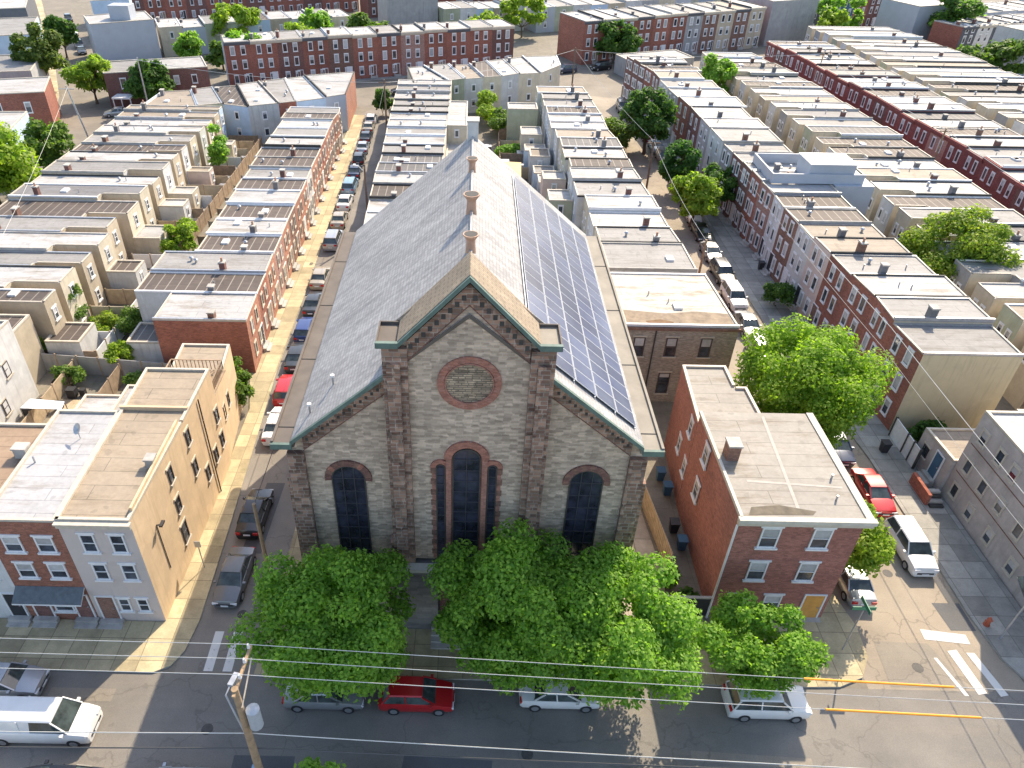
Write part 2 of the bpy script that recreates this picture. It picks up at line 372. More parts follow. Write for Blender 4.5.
ROOFWORD={'w':'white','g':'pale grey','m':'grey','d':'dark grey','b':'brown','t':'tan','r':'rust brown','e':'white'}
# ------------------------------------------------------------------ houses
def house(A,B,C,D,z,roof,label,cat='rowhouse',group=None,front=W_brick,rear=W_cream,side=None,notch=0,notchw=.32,
          fwin=None,rwin=None,fdoor=None,chim=True,far=False,cornice=None,name='row_house',steps=2,parapets=True,frame=None,
          nvents=None,notchfar=False,wing=None,base=0,swin=None,roof_thing=True,neararea=None):
    """A->B front edge (A nearer the camera), C,D rear (D near). All world XY."""
    side=side or rear
    c=((A[0]+B[0]+C[0]+D[0])/4,(A[1]+B[1]+C[1]+D[1])/4)
    h=thing(name,label,cat,(c[0],c[1],base),0,group)
    lerp=lambda p,q,t:(p[0]+(q[0]-p[0])*t,p[1]+(q[1]-p[1])*t)
    if notch:
        if notchfar:
            n1=lerp(B,C,1-notch); e=lerp(C,D,notchw); n2=(n1[0]+e[0]-C[0],n1[1]+e[1]-C[1]); pts=[A,B,n1,n2,e,D]; ms=[front,side,rear,side,rear,side]
        else:
            n1=lerp(A,D,1-notch); e=lerp(D,C,notchw); n2=(n1[0]+e[0]-D[0],n1[1]+e[1]-D[1]); pts=[A,B,C,e,n2,n1]; ms=[front,side,rear,side,rear,side]
    else: pts=[A,B,C,D]; ms=[front,side,rear,side]
    n=len(pts); wb=MB(); ccw=area(pts)>0
    for i in range(n):
        a=pts[i]; b=pts[(i+1)%n]
        q=[(a[0],a[1],base),(b[0],b[1],base),(b[0],b[1],z),(a[0],a[1],z)]
        wb.poly(q if ccw else q[::-1],ms[i])
    wb.obj('wall',h)
    rf=ROOF[roof] if isinstance(roof,str) else roof
    rb=MB(); q=[(p[0],p[1],z+.012) for p in pts]; rb.poly(q if ccw else q[::-1],rf); rb.obj('roof',h)
    if parapets:
        pb=MB(); cop=rnd.choice((M_conc,M_metal,M_tar,M_white))
        cen=Vector((c[0],c[1]))
        k1=rnd.uniform(.16,.34)
        for i in range(n):
            a=Vector(pts[i]); b=Vector(pts[(i+1)%n]); d=(b-a); L=d.length
            if L<.3: continue
            d/=L; nn=Vector((-d.y,d.x)) if ccw else Vector((d.y,-d.x))
            wdt=.2 if i in (1,n-1) else .14; hh=k1 if i==n-1 else (.12 if i==1 else .1)
            s0=a+nn*wdt/2+d*(.0 if i in(1,n-1) else .2); e0=b+nn*wdt/2-d*(.0 if i in(1,n-1) else .2)
            pb.bar((s0.x,s0.y,z+.02+hh/2),(e0.x,e0.y,z+.02+hh/2),wdt-.006,hh,cop if i in (1,n-1) else M_trim)
        pb.obj('parapet',h)
    if cornice:
        a=Vector(A);b=Vector(B);d=(b-a).normalized(); o=Vector((d.y,-d.x)); 
        if o.dot(Vector(c)-a)>0: o=-o
        cb=MB(); a2=a+o*.16;b2=b+o*.16
        cb.bar((a2.x,a2.y,z-.12),(b2.x,b2.y,z-.12),.3,.34,cornice); a3=a+o*.08;b3=b+o*.08
        cb.bar((a3.x,a3.y,z-.42),(b3.x,b3.y,z-.42),.14,.25,cornice); cb.obj('cornice',h)
    of=(Vector(A)+Vector(B))/2-Vector(c); orr=(Vector(C)+Vector(D))/2-Vector(c)
    if fwin: edge_windows(h,A,B,fwin[0],fwin[1],*(fwin[2:4] if len(fwin)>2 else ()),far=far,outward=of,frame=frame)
    if rwin:
        ra,rb2=(C,D) if not notch else ((C,e) if not notchfar else (e,D))
        edge_windows(h,ra,rb2,rwin[0],rwin[1],*(rwin[2:4] if len(rwin)>2 else (.75,1.3)),far=far,outward=orr,frame=frame)
    if fdoor:
        t=fdoor; ang=math.atan2(of.y,of.x); dd=(Vector(B)-Vector(A)).normalized(); o=Vector((dd.y,-dd.x)); 
        if o.dot(of)<0:o=-o
        door(h,A[0]+(B[0]-A[0])*t+o.x*.01,A[1]+(B[1]-A[1])*t+o.y*.01,.5,math.atan2(o.y,o.x),rnd.choice((M_wood,M_white,M_black,W_brown)),steps)
    if chim and rnd.random()<.62:
        p=lerp(lerp(A,D,chim if isinstance(chim,float) else .38),lerp(B,C,.38),.12)
        chimney(h,p[0],p[1],z,m=rnd.choice((W_dark,W_dark,M_concd,M_concd,W_brown)),h=rnd.uniform(.5,1.1),pots=rnd.choice((0,0,1)),d=rnd.uniform(.5,.8))
    for _ in range(rnd.choice((0,1,2,3)) if nvents is None else nvents):
        s,t=rnd.uniform(.2,.85),rnd.uniform(.35,.8); p=lerp(lerp(A,D,s),lerp(B,C,s),t); vent(h,p[0],p[1],z,rnd.choice((0,0,1,2,2)))
    return h
L1=[(-19.76,55.37,-19.99,60.38,-28.08,'w'),(-19.99,60.38,-20.11,64.42,-31.59,'b'),(-20.11,64.42,-20.28,68.63,-31.48,'g'),(-20.28,68.63,-20.38,73.01,-28.44,'b'),(-20.38,73.01,-20.51,76.87,-28.61,'w'),(-20.51,76.87,-20.58,80.99,-28.53,'b'),(-20.58,80.99,-20.61,85.4,-28.64,'w'),(-20.61,85.4,-20.74,89.23,-28.95,'b'),(-20.74,89.23,-20.85,92.97,-28.79,'g'),(-20.85,92.97,-20.95,97.26,-28.95,'b'),(-20.95,97.26,-21.04,101.14,-29.31,'b'),(-21.04,101.14,-21.08,105.15,-28.99,'w'),(-21.08,105.15,-21.23,109.42,-28.93,'g'),(-21.23,109.42,-21.27,113.23,-28.91,'w'),(-21.27,113.23,-20.96,116.74,-29.27,'b'),(-20.96,116.74,-21.38,121.1,-29.44,'g')]
M1=[(-11.87,71.55,-11.81,74.98,-3.9,'b'),(-11.81,74.98,-11.99,78.91,-3.9,'w'),(-11.99,78.91,-12.11,82.89,-3.9,'w'),(-12.11,82.89,-12.2,87.26,-3.9,'b'),(-12.2,87.26,-12.33,90.92,-3.9,'w'),(-12.33,90.92,-12.29,94.66,-3.9,'d'),(-12.29,94.66,-12.3,98.55,-3.9,'d'),(-12.3,98.55,-12.46,102.2,-3.9,'g'),(-12.46,102.2,-12.55,106.29,-3.9,'w'),(-12.55,106.29,-12.75,109.96,-3.9,'g'),(-12.75,109.96,-12.77,113.75,-3.9,'w'),(-12.77,113.75,-12.94,117.37,-3.9,'w'),(-12.94,117.37,-12.93,121.19,-3.9,'g'),(-12.93,121.19,-13.12,125.21,-3.9,'g'),(-13.12,125.21,-13.17,129.18,-3.9,'w'),(-13.17,129.18,-13.22,132.9,-3.9,'g'),(-13.22,132.9,-13.34,136.65,-3.9,'w')]
CG=[(22.32,52.26,21.95,61.68,13.05,'w')]
C=[(21.79,63.57,21.68,69.53,13.26,'g'),(21.68,69.53,21.32,73.68,13.27,'g'),(21.32,73.68,21.04,82.23,13.12,'w'),(21.04,82.23,20.69,87.16,12.34,'g'),(20.69,87.16,20.37,91.13,12.25,'w'),(20.37,91.13,20.37,94.72,12.52,'b'),(20.37,94.72,20.33,99.28,12.1,'w'),(20.33,99.28,20.18,103.49,12.13,'d'),(20.18,103.49,19.56,107.64,11.83,'t'),(19.56,107.64,19.58,114.83,11.35,'w'),(19.58,114.83,19.31,119.03,11.37,'b'),(19.31,119.03,18.91,126.39,11.17,'g'),(18.91,126.39,18.57,130.88,10.61,'t')]
R1=[(35.84,48.65,35.56,53.31,43.75,'g'),(35.56,53.31,35.73,57.3,43.91,'g'),(35.73,57.3,35.36,61.51,43.92,'w'),(35.36,61.51,35.17,65.89,43.42,'g'),(35.17,65.89,34.92,69.71,43.04,'t'),(34.92,69.71,34.81,73.61,42.61,'t'),(34.81,73.61,34.52,77.47,42.49,'b'),(34.52,77.47,34.74,81.37,42.36,'b'),(34.74,81.37,34.32,85.01,42.23,'w'),(34.32,85.01,35.16,91.6,46.07,'e'),(35.16,91.6,33.98,93.89,43.2,'g'),(33.98,93.89,33.52,98.89,41.15,'g'),(33.52,98.89,33.32,104.89,41.47,'g'),(33.32,104.89,33.19,109.79,41.48,'w'),(33.19,109.79,33.03,115.69,40.48,'w'),(33.03,115.69,32.51,121.44,43,'w'),(32.51,121.44,31.99,126.97,42.8,'w'),(31.99,126.97,31.67,132.18,42.6,'g'),(31.67,132.18,31.48,137.45,39.01,'t'),(31.48,137.45,30.86,140.78,42,'b'),(30.86,140.78,30.23,143.19,41.5,'b'),(30.23,143.19,29.65,146.04,41,'w'),(29.65,146.04,28.85,149.16,40.5,'w')]
X1=[((-51.97,127.22),(-47.62,128.27),(-43.76,119.26),(-52.26,117.68),'t'),((-47.62,128.27),(-44.59,130.37),(-40.14,120.74),(-43.76,119.26),'g'),((-44.59,130.37),(-40.86,131.9),(-35.7,119.29),(-40.14,120.74),'b'),((-40.86,131.9),(-37.67,134.11),(-31.29,121.24),(-35.7,119.29),'w'),((-37.67,134.11),(-33.53,136.6),(-28.69,122.54),(-31.29,121.24),'g'),((-33.53,136.6),(-30.52,138.55),(-24.36,125.0),(-28.69,122.54),'w'),((-30.52,138.55),(-21.83,141.82),(-21.31,127.0),(-24.36,125.0),'w')]
X2=[((-12.56,146.04),(-9.55,147.18),(-4.56,136.78),(-10.62,135.03),'w'),((-9.55,147.18),(-4.95,148.76),(-1.67,138.37),(-4.56,136.78),'g'),((-4.95,148.76),(-1.05,149.01),(1.64,139.43),(-1.67,138.37),'t'),((-1.05,149.01),(2.26,151.85),(4.99,140.51),(1.64,139.43),'b'),((2.26,151.85),(5.73,153.76),(8.29,142.78),(4.99,140.51),'w'),((5.73,153.76),(9.47,156.42),(12.27,143.63),(8.29,142.78),'w'),((9.47,156.42),(16.53,157.95),(16.64,150.16),(12.27,143.63),'w')]
# ------------------------------------------------------------------ ground, roads, pavements
G_yard=paving('yard_concrete',(.22,.195,.155),3.1,2.3,.12,.8,.5); G_side=paving('pavement_slabs',(.50,.42,.26),1.5,1.5,.3,.5,.25)
G_side2=paving('pavement_grey',(.36,.345,.31),1.5,1.5,.3,.5,.1)
asphalt('asphalt_front',(.195,.18,.16),.35,(.25,.215,.175)); asphalt('asphalt_side',(.215,.195,.17),.4,(.28,.235,.185)); asphalt('asphalt_worn',(.29,.245,.19),.45,(.36,.29,.21)); asphalt('asphalt_far',(.20,.175,.14),.3,(.26,.21,.155))
M_kerb=plain('kerb_stone',(.36,.34,.30),.9,.2,2)
def mpaint():
    m,n,b=_new('road_paint'); p=_pos(n); f=_ramp(n,_noise(n,p,2.6,6,.75),.30,(.16,.155,.15),.42,(.62,.61,.58))
    n.links.new(f,b.inputs['Base Color']); b.inputs['Roughness'].default_value=.8; MATS['road_paint']=m; return m
M_paint=mpaint()
def sheet(name,pts,z,m):
    if area(pts)<0: pts=pts[::-1]
    b=MB(); b.poly([(x,y,z) for x,y in pts],m); return struct(b.obj(name))
def slab(name,pts,z1,m,side=None):
    b=MB(); b.prism(pts,-.05,z1,side or M_kerb,m,bot=False); return struct(b.obj(name))
b=MB(); b.poly([(-1500,-300,0),(1500,-300,0),(1500,2500,0),(-1500,2500,0)],G_yard); struct(b.obj('ground'))
sheet('road',[(-160,17.3),(160,17.3),(160,24.72),(-160,24.72)],.012,MATS['asphalt_front'])
sheet('road',[(-17.2,24.6),(-12,24.6),(-12,60),(-13,137),(-19,140),(-20.5,137),(-18.5,97),(-18,60)],.006,MATS['asphalt_side'])
sheet('road',[(24,24.6),(33.5,24.6),(33,45),(31.5,80),(32.5,113),(31,146),(30,152),(18,152),(21,110),(23,80),(24,60)],.006,MATS['asphalt_worn'])
sheet('road',[(-70,129),(-60,126.5),(-52,128),(-22,142),(-14,143.5),(9,156.5),(28,150),(66,175),(120,200),(120,214),(76,201.5),(45,189),(24,176.5),(10,172),(-49,151),(-70,146)],.009,MATS['asphalt_far'])
sheet('road',[(-66,24),(-58,24),(-58,95),(-62,128),(-70,145),(-90,183),(-125,250),(-133,250),(-98,183),(-79,145),(-69,118),(-66,95)],.003,MATS['asphalt_far'])
slab('pavement',[(-160,24.75),(-18.4,24.75),(-17.5,25.2),(-17.0,26.2),(-16.75,28.4),(-17.0,36),(-17.4,45),(-17.9,56),(-18.0,70),(-18.6,97),(-19.2,125),(-19.7,136),(-21.7,136),(-21,97),(-20.5,56),(-19.0,50),(-18.9,28.25),(-160,28.25)],.13,G_side)
slab('pavement',[(-12.4,24.75),(20.2,24.7),(22.3,24.75),(23.9,25.4),(24.8,26.8),(25,29),(24.4,32),(24.3,45),(23.9,60),(23,80),(21.8,110),(20.6,131),(19.2,131),(20.9,95),(22.4,52),(22.1,45),(20,29),(9.4,29.2),(9.4,54),(-9.4,54),(-9.4,56),(-12,60),(-12.3,100),(-13.4,137),(-14.2,137),(-13.3,100),(-12.8,60),(-12.2,45),(-12.3,28)],.13,G_side)
slab('pavement',[(160,23.5),(37.5,23.5),(35.2,24.0),(33.8,25.1),(33.0,27),(32.7,30),(32.7,45),(31.9,55),(30.7,65),(30.5,80),(31.3,95),(31.7,113),(30.4,130),(29,147),(30,149),(31,141),(33.8,110),(34.4,90),(35.6,60),(36.4,48),(36.4,30),(160,30)],.13,G_side2)
slab('pavement',[(-160,13),(160,13),(160,17.2),(-160,17.2)],.13,G_side2)
slab('pavement',[(-56,28),(-54.2,28),(-54.2,118),(-58,127),(-61,126),(-57.5,97)],.13,G_side)
slab('pavement',[(-72,24),(-66.2,24),(-66.2,95),(-69.3,118),(-79.5,145),(-99,184),(-134,251),(-139,249),(-104,183),(-84,144),(-74,118)],.13,G_side)
slab('pavement',[(-49,150.8),(-20,161),(10,172),(10,174.5),(-49,153)],.13,G_side2)
# painted markings
def marks(name,quads,z=.02):
    b=MB()
    for q in quads:
        if area(q)<0:q=q[::-1]
        b.poly([(x,y,z) for x,y in q],M_paint)
    return struct(b.obj(name))
marks('crosswalk',[[(x,24.95),(x+.55,24.95),(x+.5,27.7),(x-.05,27.7)] for x in (-15.5,-14.35)])
marks('crosswalk',[[(29.0,28.2),(31.7,27.9),(31.75,28.6),(29.05,28.95)],[(30.0,27.4),(30.6,27.5),(30.9,24.6),(30.35,24.5)],[(31.1,27.3),(31.6,27.3),(32.1,24.5),(31.6,24.4)],[(28.9,26.9),(29.1,26.9),(29.75,24.4),(29.5,24.4)]])
# patches of newer asphalt
asphalt('asphalt_patch',(.10,.10,.105),.1,(.14,.13,.11)); asphalt('asphalt_old',(.25,.22,.18),.5,(.28,.24,.18))
sheet('road_patch',[(25.4,24.9),(30,24.9),(29,27.9),(25.7,28)],.016,MATS['asphalt_old']); sheet('road_patch',[(31,28.9),(32.6,28.9),(32.6,31),(30.8,31)],.016,MATS['asphalt_patch'])
sheet('road_patch',[(-12.3,17.5),(-9,17.5),(-9,20),(-12.3,20)],.016,MATS['asphalt_patch'])
# ------------------------------------------------------------------ church
S_light=stone('stone_light',(.64,.50,.38),(.40,.31,.23),(.52,.43,.34),.4,.155,.02,var=.38,stain=.18)
S_brown=stone('stone_brown',(.40,.25,.175),(.19,.11,.08),(.34,.28,.23),.5,.26,.03,var=.55)
GS=1.06
S_base=stone('stone_base',(.26,.245,.225),(.2,.19,.175),(.22,.21,.2),.8,.3,.015,var=.25)
M_slateL=roofmat('slate_roof',(.27,.265,.275),(.40,.39,.39),.75,seam=(.3,.6),seamdark=.8,ov=0,rough=.8)
M_slateR=M_slateL
def slate():
    m,n,b=_new('church_slate'); g=n.nodes.new('ShaderNodeNewGeometry')
    f=_noise(n,_pos(n,(.16,2.2,.16)),1.0,6,.7); col=_ramp(n,f,.32,(.25,.245,.255),.68,(.42,.415,.41))
    col=_mix(n,.8,col,_ramp(n,_noise(n,_pos(n),.3,5,.6),.3,(.8,.8,.8),.7,(1.12,1.12,1.1)),'MULTIPLY')
    br=n.nodes.new('ShaderNodeTexBrick'); s=n.nodes.new('ShaderNodeSeparateXYZ'); n.links.new(g.outputs['Position'],s.inputs[0]); c=n.nodes.new('ShaderNodeCombineXYZ')
    n.links.new(s.outputs[1],c.inputs[0]); n.links.new(s.outputs[2],c.inputs[1]); n.links.new(c.outputs[0],br.inputs['Vector'])
    br.inputs['Scale'].default_value=1; br.inputs['Brick Width'].default_value=.3; br.inputs['Row Height'].default_value=.16; br.inputs['Mortar Size'].default_value=.012
    br.inputs['Color1'].default_value=(1.1,1.1,1.1,1); br.inputs['Color2'].default_value=(.8,.8,.8,1); br.inputs['Mortar'].default_value=(.6,.6,.6,1)
    col=_mix(n,.9,col,br.outputs['Color'],'MULTIPLY')
    n.links.new(col,b.inputs['Base Color']); b.inputs['Roughness'].default_value=.75; _bump(n,b,br.outputs['Fac'],.4,-.02)
    MATS['church_slate']=m; return m
M_slate=slate(); M_shing=roofmat('tan_shingle',(.30,.235,.165),(.5,.42,.3),.5,seam=(.2,.4),seamdark=.6,ov=0)
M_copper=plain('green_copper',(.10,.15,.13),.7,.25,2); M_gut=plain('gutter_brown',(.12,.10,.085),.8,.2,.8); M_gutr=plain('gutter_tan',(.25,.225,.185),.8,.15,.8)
M_bpink=brick('brick_salmon',(.44,.20,.14),0); M_bring=brick('brick_ring',(.42,.17,.11),0); M_stoneband=plain('pale_sill_stone',(.52,.49,.42),.9,.12,2)
M_leadg=glass('leaded_glass',(.035,.035,.055),.12,0); M_lead=plain('lead_came',(.045,.045,.055),.6,.1,3)
M_vent=plain('vent_copper',(.46,.29,.20),.7,.2,2)
ch=thing('church','large stone church with steep slate roof, rose panel and solar panels','church',(0,41.6,0))
YF=29.3; YB=28.85; RZ=22.8; EZ=14.1; SL=(RZ-EZ)/10.2
def rz(x): return RZ-SL*abs(x)
w=MB()
# front side-bay wall, side walls, back wall
w.poly([(-9.5,YF,0),(9.5,YF,0),(9.5,YF,rz(9.5)-.15),(0,YF,RZ-.15),(-9.5,YF,rz(9.5)-.15)],S_light)
w.poly([(-9.5,54,0),(-9.5,YF,0),(-9.5,YF,rz(9.5)-.15),(-9.5,54,rz(9.5)-.15)],S_light)
w.poly([(9.5,YF,0),(9.5,54,0),(9.5,54,rz(9.5)-.15),(9.5,YF,rz(9.5)-.15)],S_light)
w.poly([(9.5,54,0),(-9.5,54,0),(-9.5,54,rz(9.5)-.15),(0,54,RZ-.15),(9.5,54,rz(9.5)-.15)],S_light)
w.obj('wall',ch)
# centre bay
BZ=24.45; BE=21.0
w=MB(); w.poly([(-3.95,YB,5.95),(4.0,YB,5.95),(4.0,YB,BE-.1),(3.25,YB,BE),(0,YB,BZ),(-3.25,YB,BE),(-3.95,YB,BE-.1)],S_light)
w.poly([(-3.95,YF+1.2,5.9),(-3.95,YB,5.9),(-3.95,YB,BE),(-3.95,YF+1.2,BE)],S_brown); w.poly([(4.0,YB,5.9),(4.0,YF+1.2,5.9),(4.0,YF+1.2,BE),(4.0,YB,BE)],S_brown)
w.poly([(4,YF+1.2,BE-3),(-3.95,YF+1.2,BE-3),(-3.95,YF+1.2,BE),(0,YF+1.2,BZ),(4,YF+1.2,BE)],S_light)
w.obj('centre_bay',ch)
# brown piers of the centre bay, stepped corner buttresses
w=MB(); w.box(-4.1,YB-.32,5.9,-2.9,YF+.4,BE-.04,S_brown).box(2.95,YB-.32,5.9,4.12,YF+.4,BE-.05,S_brown)
w.box(-3.9,YB-.5,5.9,-3.25,YB-.322,20.2,S_brown).box(3.3,YB-.5,5.9,3.9,YB-.322,20.2,S_brown)
w.box(-4.3,YB-.2,0,-4.104,YF+.4,7.5,S_brown).box(4.124,YB-.2,0,4.3,YF+.4,7.5,S_brown)
w.obj('buttress',ch)
for s in (-1,1):
    w=MB(); w.box(s*8.65,YF-.3,0,s*9.55,YF+.9,13.9,S_brown); w.box(s*9.552,YF-.1,0,s*9.8,YF+.9,12.0,S_brown); w.obj('buttress',ch)
# corbelled bands under the rakes
def rake(x0,z0,x1,z1,y0,y1,th,m,name,parent):
    b=MB(); up=(0,th)
    pts=[(x0,z0),(x1,z1),(x1,z1-th),(x0,z0-th)]
    if x1<x0: pts=pts[::-1]
    f=[(x,y0,z) for x,z in pts]; k=[(x,y1,z) for x,z in pts]
    b.poly(f[::-1],m)
    for i in range(4):
        j=(i+1)%4; b.poly([f[i],f[j],k[j],k[i]],m)
    b.poly(k,m)
    return b.obj(name,parent)
for s in (-1,1):
    rake(s*8.64,rz(8.64)-.3,s*4.13,rz(4.13)-.3,YF-.16,YF+.3,1.05,S_brown,'rake_band',ch)
    rake(s*8.64,rz(8.64)-1.33,s*4.13,rz(4.13)-1.33,YF-.09,YF+.2,.14,M_tar if False else W_dark,'rake_moulding',ch)
    rake(s*2.9,BZ-.04-GS*2.9,0,BZ-.04,YB-.2,YB+.3,1.05,S_brown,'rake_band',ch)
    rake(s*2.9,BZ-1.08-GS*2.9,0,BZ-1.08,YB-.12,YB+.2,.14,W_dark,'rake_moulding',ch)
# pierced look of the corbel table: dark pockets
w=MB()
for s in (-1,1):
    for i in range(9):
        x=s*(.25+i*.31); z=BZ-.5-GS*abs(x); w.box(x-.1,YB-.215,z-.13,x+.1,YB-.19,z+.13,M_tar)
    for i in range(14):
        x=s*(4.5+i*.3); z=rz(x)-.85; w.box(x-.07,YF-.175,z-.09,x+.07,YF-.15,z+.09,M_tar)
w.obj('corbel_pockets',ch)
# main roof slopes (thick slabs) with box gutters
for s in (-1,1):
    b=MB(); y0,y1=28.75,54.4; x1=s*9.15; t=.22
    P=[(0,y0,RZ),(x1,y0,rz(x1)),(x1,y1,rz(x1)),(0,y1,RZ)]; Q=[(x,y,z-t) for x,y,z in P]
    b.poly(P if s<0 else P[::-1],M_slate); b.poly(Q[::-1] if s<0 else Q,M_gut)
    for i in range(4):
        j=(i+1)%4; q=[P[i],Q[i],Q[j],P[j]]; b.poly(q if s<0 else q[::-1],M_gut)
    b.obj('roof',ch)
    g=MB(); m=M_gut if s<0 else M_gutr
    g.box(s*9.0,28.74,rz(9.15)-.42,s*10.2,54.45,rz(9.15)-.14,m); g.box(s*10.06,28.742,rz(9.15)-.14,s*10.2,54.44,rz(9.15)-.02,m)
    for k in range(4): yy=30+k*6.4; g.box(s*9.12,yy,rz(9.15)-.14,s*10.058,yy+.05,rz(9.15)-.11,M_tar)
    g.obj('gutter',ch)
    # copper verge
    rake(s*10.2,rz(9.15)-.1,s*9.1,rz(9.15)-.1,28.55,28.73,.34,M_copper,'verge',ch)
    rake(s*9.1,rz(9.1)+.08,s*4.0,rz(4.0)+.08,28.55,28.745,.26,M_copper,'verge',ch)
    rake(s*3.3,BZ+.47-GS*3.3,0,BZ+.47,28.3,28.5,.26,M_copper,'verge',ch)
    rake(s*4.35,BZ+.47-GS*3.3,s*3.3,BZ+.47-GS*3.3,28.3,28.5,.3,M_copper,'verge',ch)
    # shingled gable roof of the centre bay
    b=MB(); y0,y1=28.5,30.75; P=[(0,y0,BZ+.5),(s*3.35,y0,BZ+.5-GS*3.35),(s*3.35,y1,BZ+.5-GS*3.35),(0,y1,BZ+.5)]; Q=[(x,y,z-.4) for x,y,z in P]
    b.poly(P if s<0 else P[::-1],M_shing); b.poly(Q[::-1] if s<0 else Q,M_gut)
    for i in range(4):
        j=(i+1)%4; q=[P[i],Q[i],Q[j],P[j]]; b.poly(q if s<0 else q[::-1],M_gut)
    b.obj('gable_roof',ch)
    # box gutter returns at the foot of the gable
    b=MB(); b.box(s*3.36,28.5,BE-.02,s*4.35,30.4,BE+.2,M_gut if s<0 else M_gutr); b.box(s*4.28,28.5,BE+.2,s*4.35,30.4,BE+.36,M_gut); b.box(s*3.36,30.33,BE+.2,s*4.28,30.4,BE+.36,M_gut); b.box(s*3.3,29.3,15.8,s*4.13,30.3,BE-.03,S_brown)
    b.obj('gable_return',ch)
# ridge cap, ridge ventilators, rear stack
b=MB(); b.tube([(0,30.8,RZ+.02),(0,54.4,RZ+.02)],.09,M_metal,6); b.obj('ridge_cap',ch)
for y,k in ((35.4,1),(40.5,1.15),(47.1,.9)):
    b=MB(); b.tube([(0,y,RZ-.5),(0,y,RZ+.35*k),(0,y,RZ+.55*k),(0,y,RZ+.8*k),(0,y,RZ+.86*k)],[.3*k,.24*k,.24*k,.42*k,.42*k],M_vent,14)
    b.tube([(0,y,RZ+.861*k),(0,y,RZ+.87*k)],.36*k,M_tar,14); b.obj('ridge_ventilator',ch,smooth=False)
b=MB(); b.box(-.4,53.6,RZ-.6,.4,54.6,RZ+1.1,W_white); b.box(-.46,53.54,RZ+1.1,.46,54.66,RZ+1.2,M_conc); b.obj('chimney',ch)
for (x,y) in ((-7.2,31.5),(-8.3,30.2)):
    b=MB(); b.tube([(x,y,rz(x)-.2),(x,y,rz(x)+.5)],.06,M_metal,6); b.tube([(x,y,rz(x)+.5),(x,y,rz(x)+.62)],.12,M_white,6); b.obj('vent_pipe',ch)
# solar array on the right slope: 5 columns of 20
def solar():
    m,n,b=_new('solar_cells'); f=_noise(n,_pos(n),.25,4,.6); f2=_noise(n,_pos(n),.9,5,.6)
    col=_objvar(n,_ramp(n,f,.35,(.035,.05,.115),.7,(.10,.125,.20)),.25); n.links.new(col,b.inputs['Base Color']); b.inputs['Roughness'].default_value=.35; b.inputs['Specular IOR Level'].default_value=.35
    b.inputs['Coat Weight'].default_value=.25; b.inputs['Coat Roughness'].default_value=.12; MATS['solar']=m; return m
M_sol=solar(); M_alu=plain('aluminium',(.50,.52,.55),.5,.06,3)
ang=math.atan(SL); ux=Vector((math.cos(ang),0,-math.sin(ang))); nn=Vector((math.sin(ang),0,math.cos(ang)))
SX0,SX1=3.0,8.8; Ya,Yb=29.9,52.7; NC,NR=5,20; cw=(SX1-SX0)/math.cos(ang)/NC; rh=(Yb-Ya)/NR
def lp(a,b_,c,d): # panel mesh in local slope coords: u down slope, v along Y, n up
    pass
pm=MB(); U,V=cw-.05,rh-.035
def sp(u,v,n): q=ux*u+Vector((0,v,0))+nn*n; return tuple(q)
def spb(b,u0,v0,n0,u1,v1,n1,m):
    c=[sp(u0,v0,n0),sp(u1,v0,n0),sp(u1,v1,n0),sp(u0,v1,n0),sp(u0,v0,n1),sp(u1,v0,n1),sp(u1,v1,n1),sp(u0,v1,n1)]
    o=len(b.v); k=b.mi(m); b.v+=c
    for f in ((3,2,1,0),(4,5,6,7),(0,1,5,4),(1,2,6,5),(2,3,7,6),(3,0,4,7)): b.f.append(tuple(o+i for i in f)); b.m.append(k)
spb(pm,0,0,0,U,V,.04,M_alu); spb(pm,.035,.03,.02,U-.035,V-.03,.046,M_sol)
pme=pm.mesh('solar_panel')
for i in range(NC):
    for j in range(NR):
        x=SX0+(SX1-SX0)*i/NC; y=Ya+rh*j
        p=Vector((x,y,rz(x)))+nn*.12-Vector(ch.location)
        link('solar_panel',pme,ch,tuple(p))
b=MB()
for i in range(NC+1):
    x=SX0+(SX1-SX0)*i/NC-.02; b.bar((x,Ya-.1,rz(x)+.1),(x,Yb+.1,rz(x)+.1),.06,.1,M_alu)
b.obj('panel_rails',ch)
# arched openings
def arch_pts(cx,w_,z0,zs,n=14):
    """outline (x,z) of an arched opening, CCW seen from -y"""
    r=w_/2; return [(cx-r,z0),(cx+r,z0),(cx+r,zs)]+[(cx+r*math.cos(math.pi*i/n),zs+r*math.sin(math.pi*i/n)) for i in range(1,n)]+[(cx-r,zs)]
def flat(name,pts,y,m,parent):
    b=MB(); b.poly([(x,y,z) for x,z in pts],m); return b.obj(name,parent)
def arch_ring(name,cx,zs,ri,ro,y0,y1,m,parent,a0=0,a1=math.pi,n=18,mats=None):
    b=MB()
    for i in range(n):
        t0=a0+(a1-a0)*i/n; t1=a0+(a1-a0)*(i+1)/n
        q=[(cx+r*math.cos(t),zs+r*math.sin(t)) for r,t in ((ri,t0),(ro,t0),(ro,t1),(ri,t1))]
        mm=mats[i%len(mats)] if mats else m
        f=[(x,y0,z) for x,z in q]; k=[(x,y1,z) for x,z in q]
        b.poly(f,mm)
        for a,c in ((0,1),(1,2),(2,3),(3,0)): b.poly([f[a],k[a],k[c],f[c]],mm)
    return b.obj(name,parent)
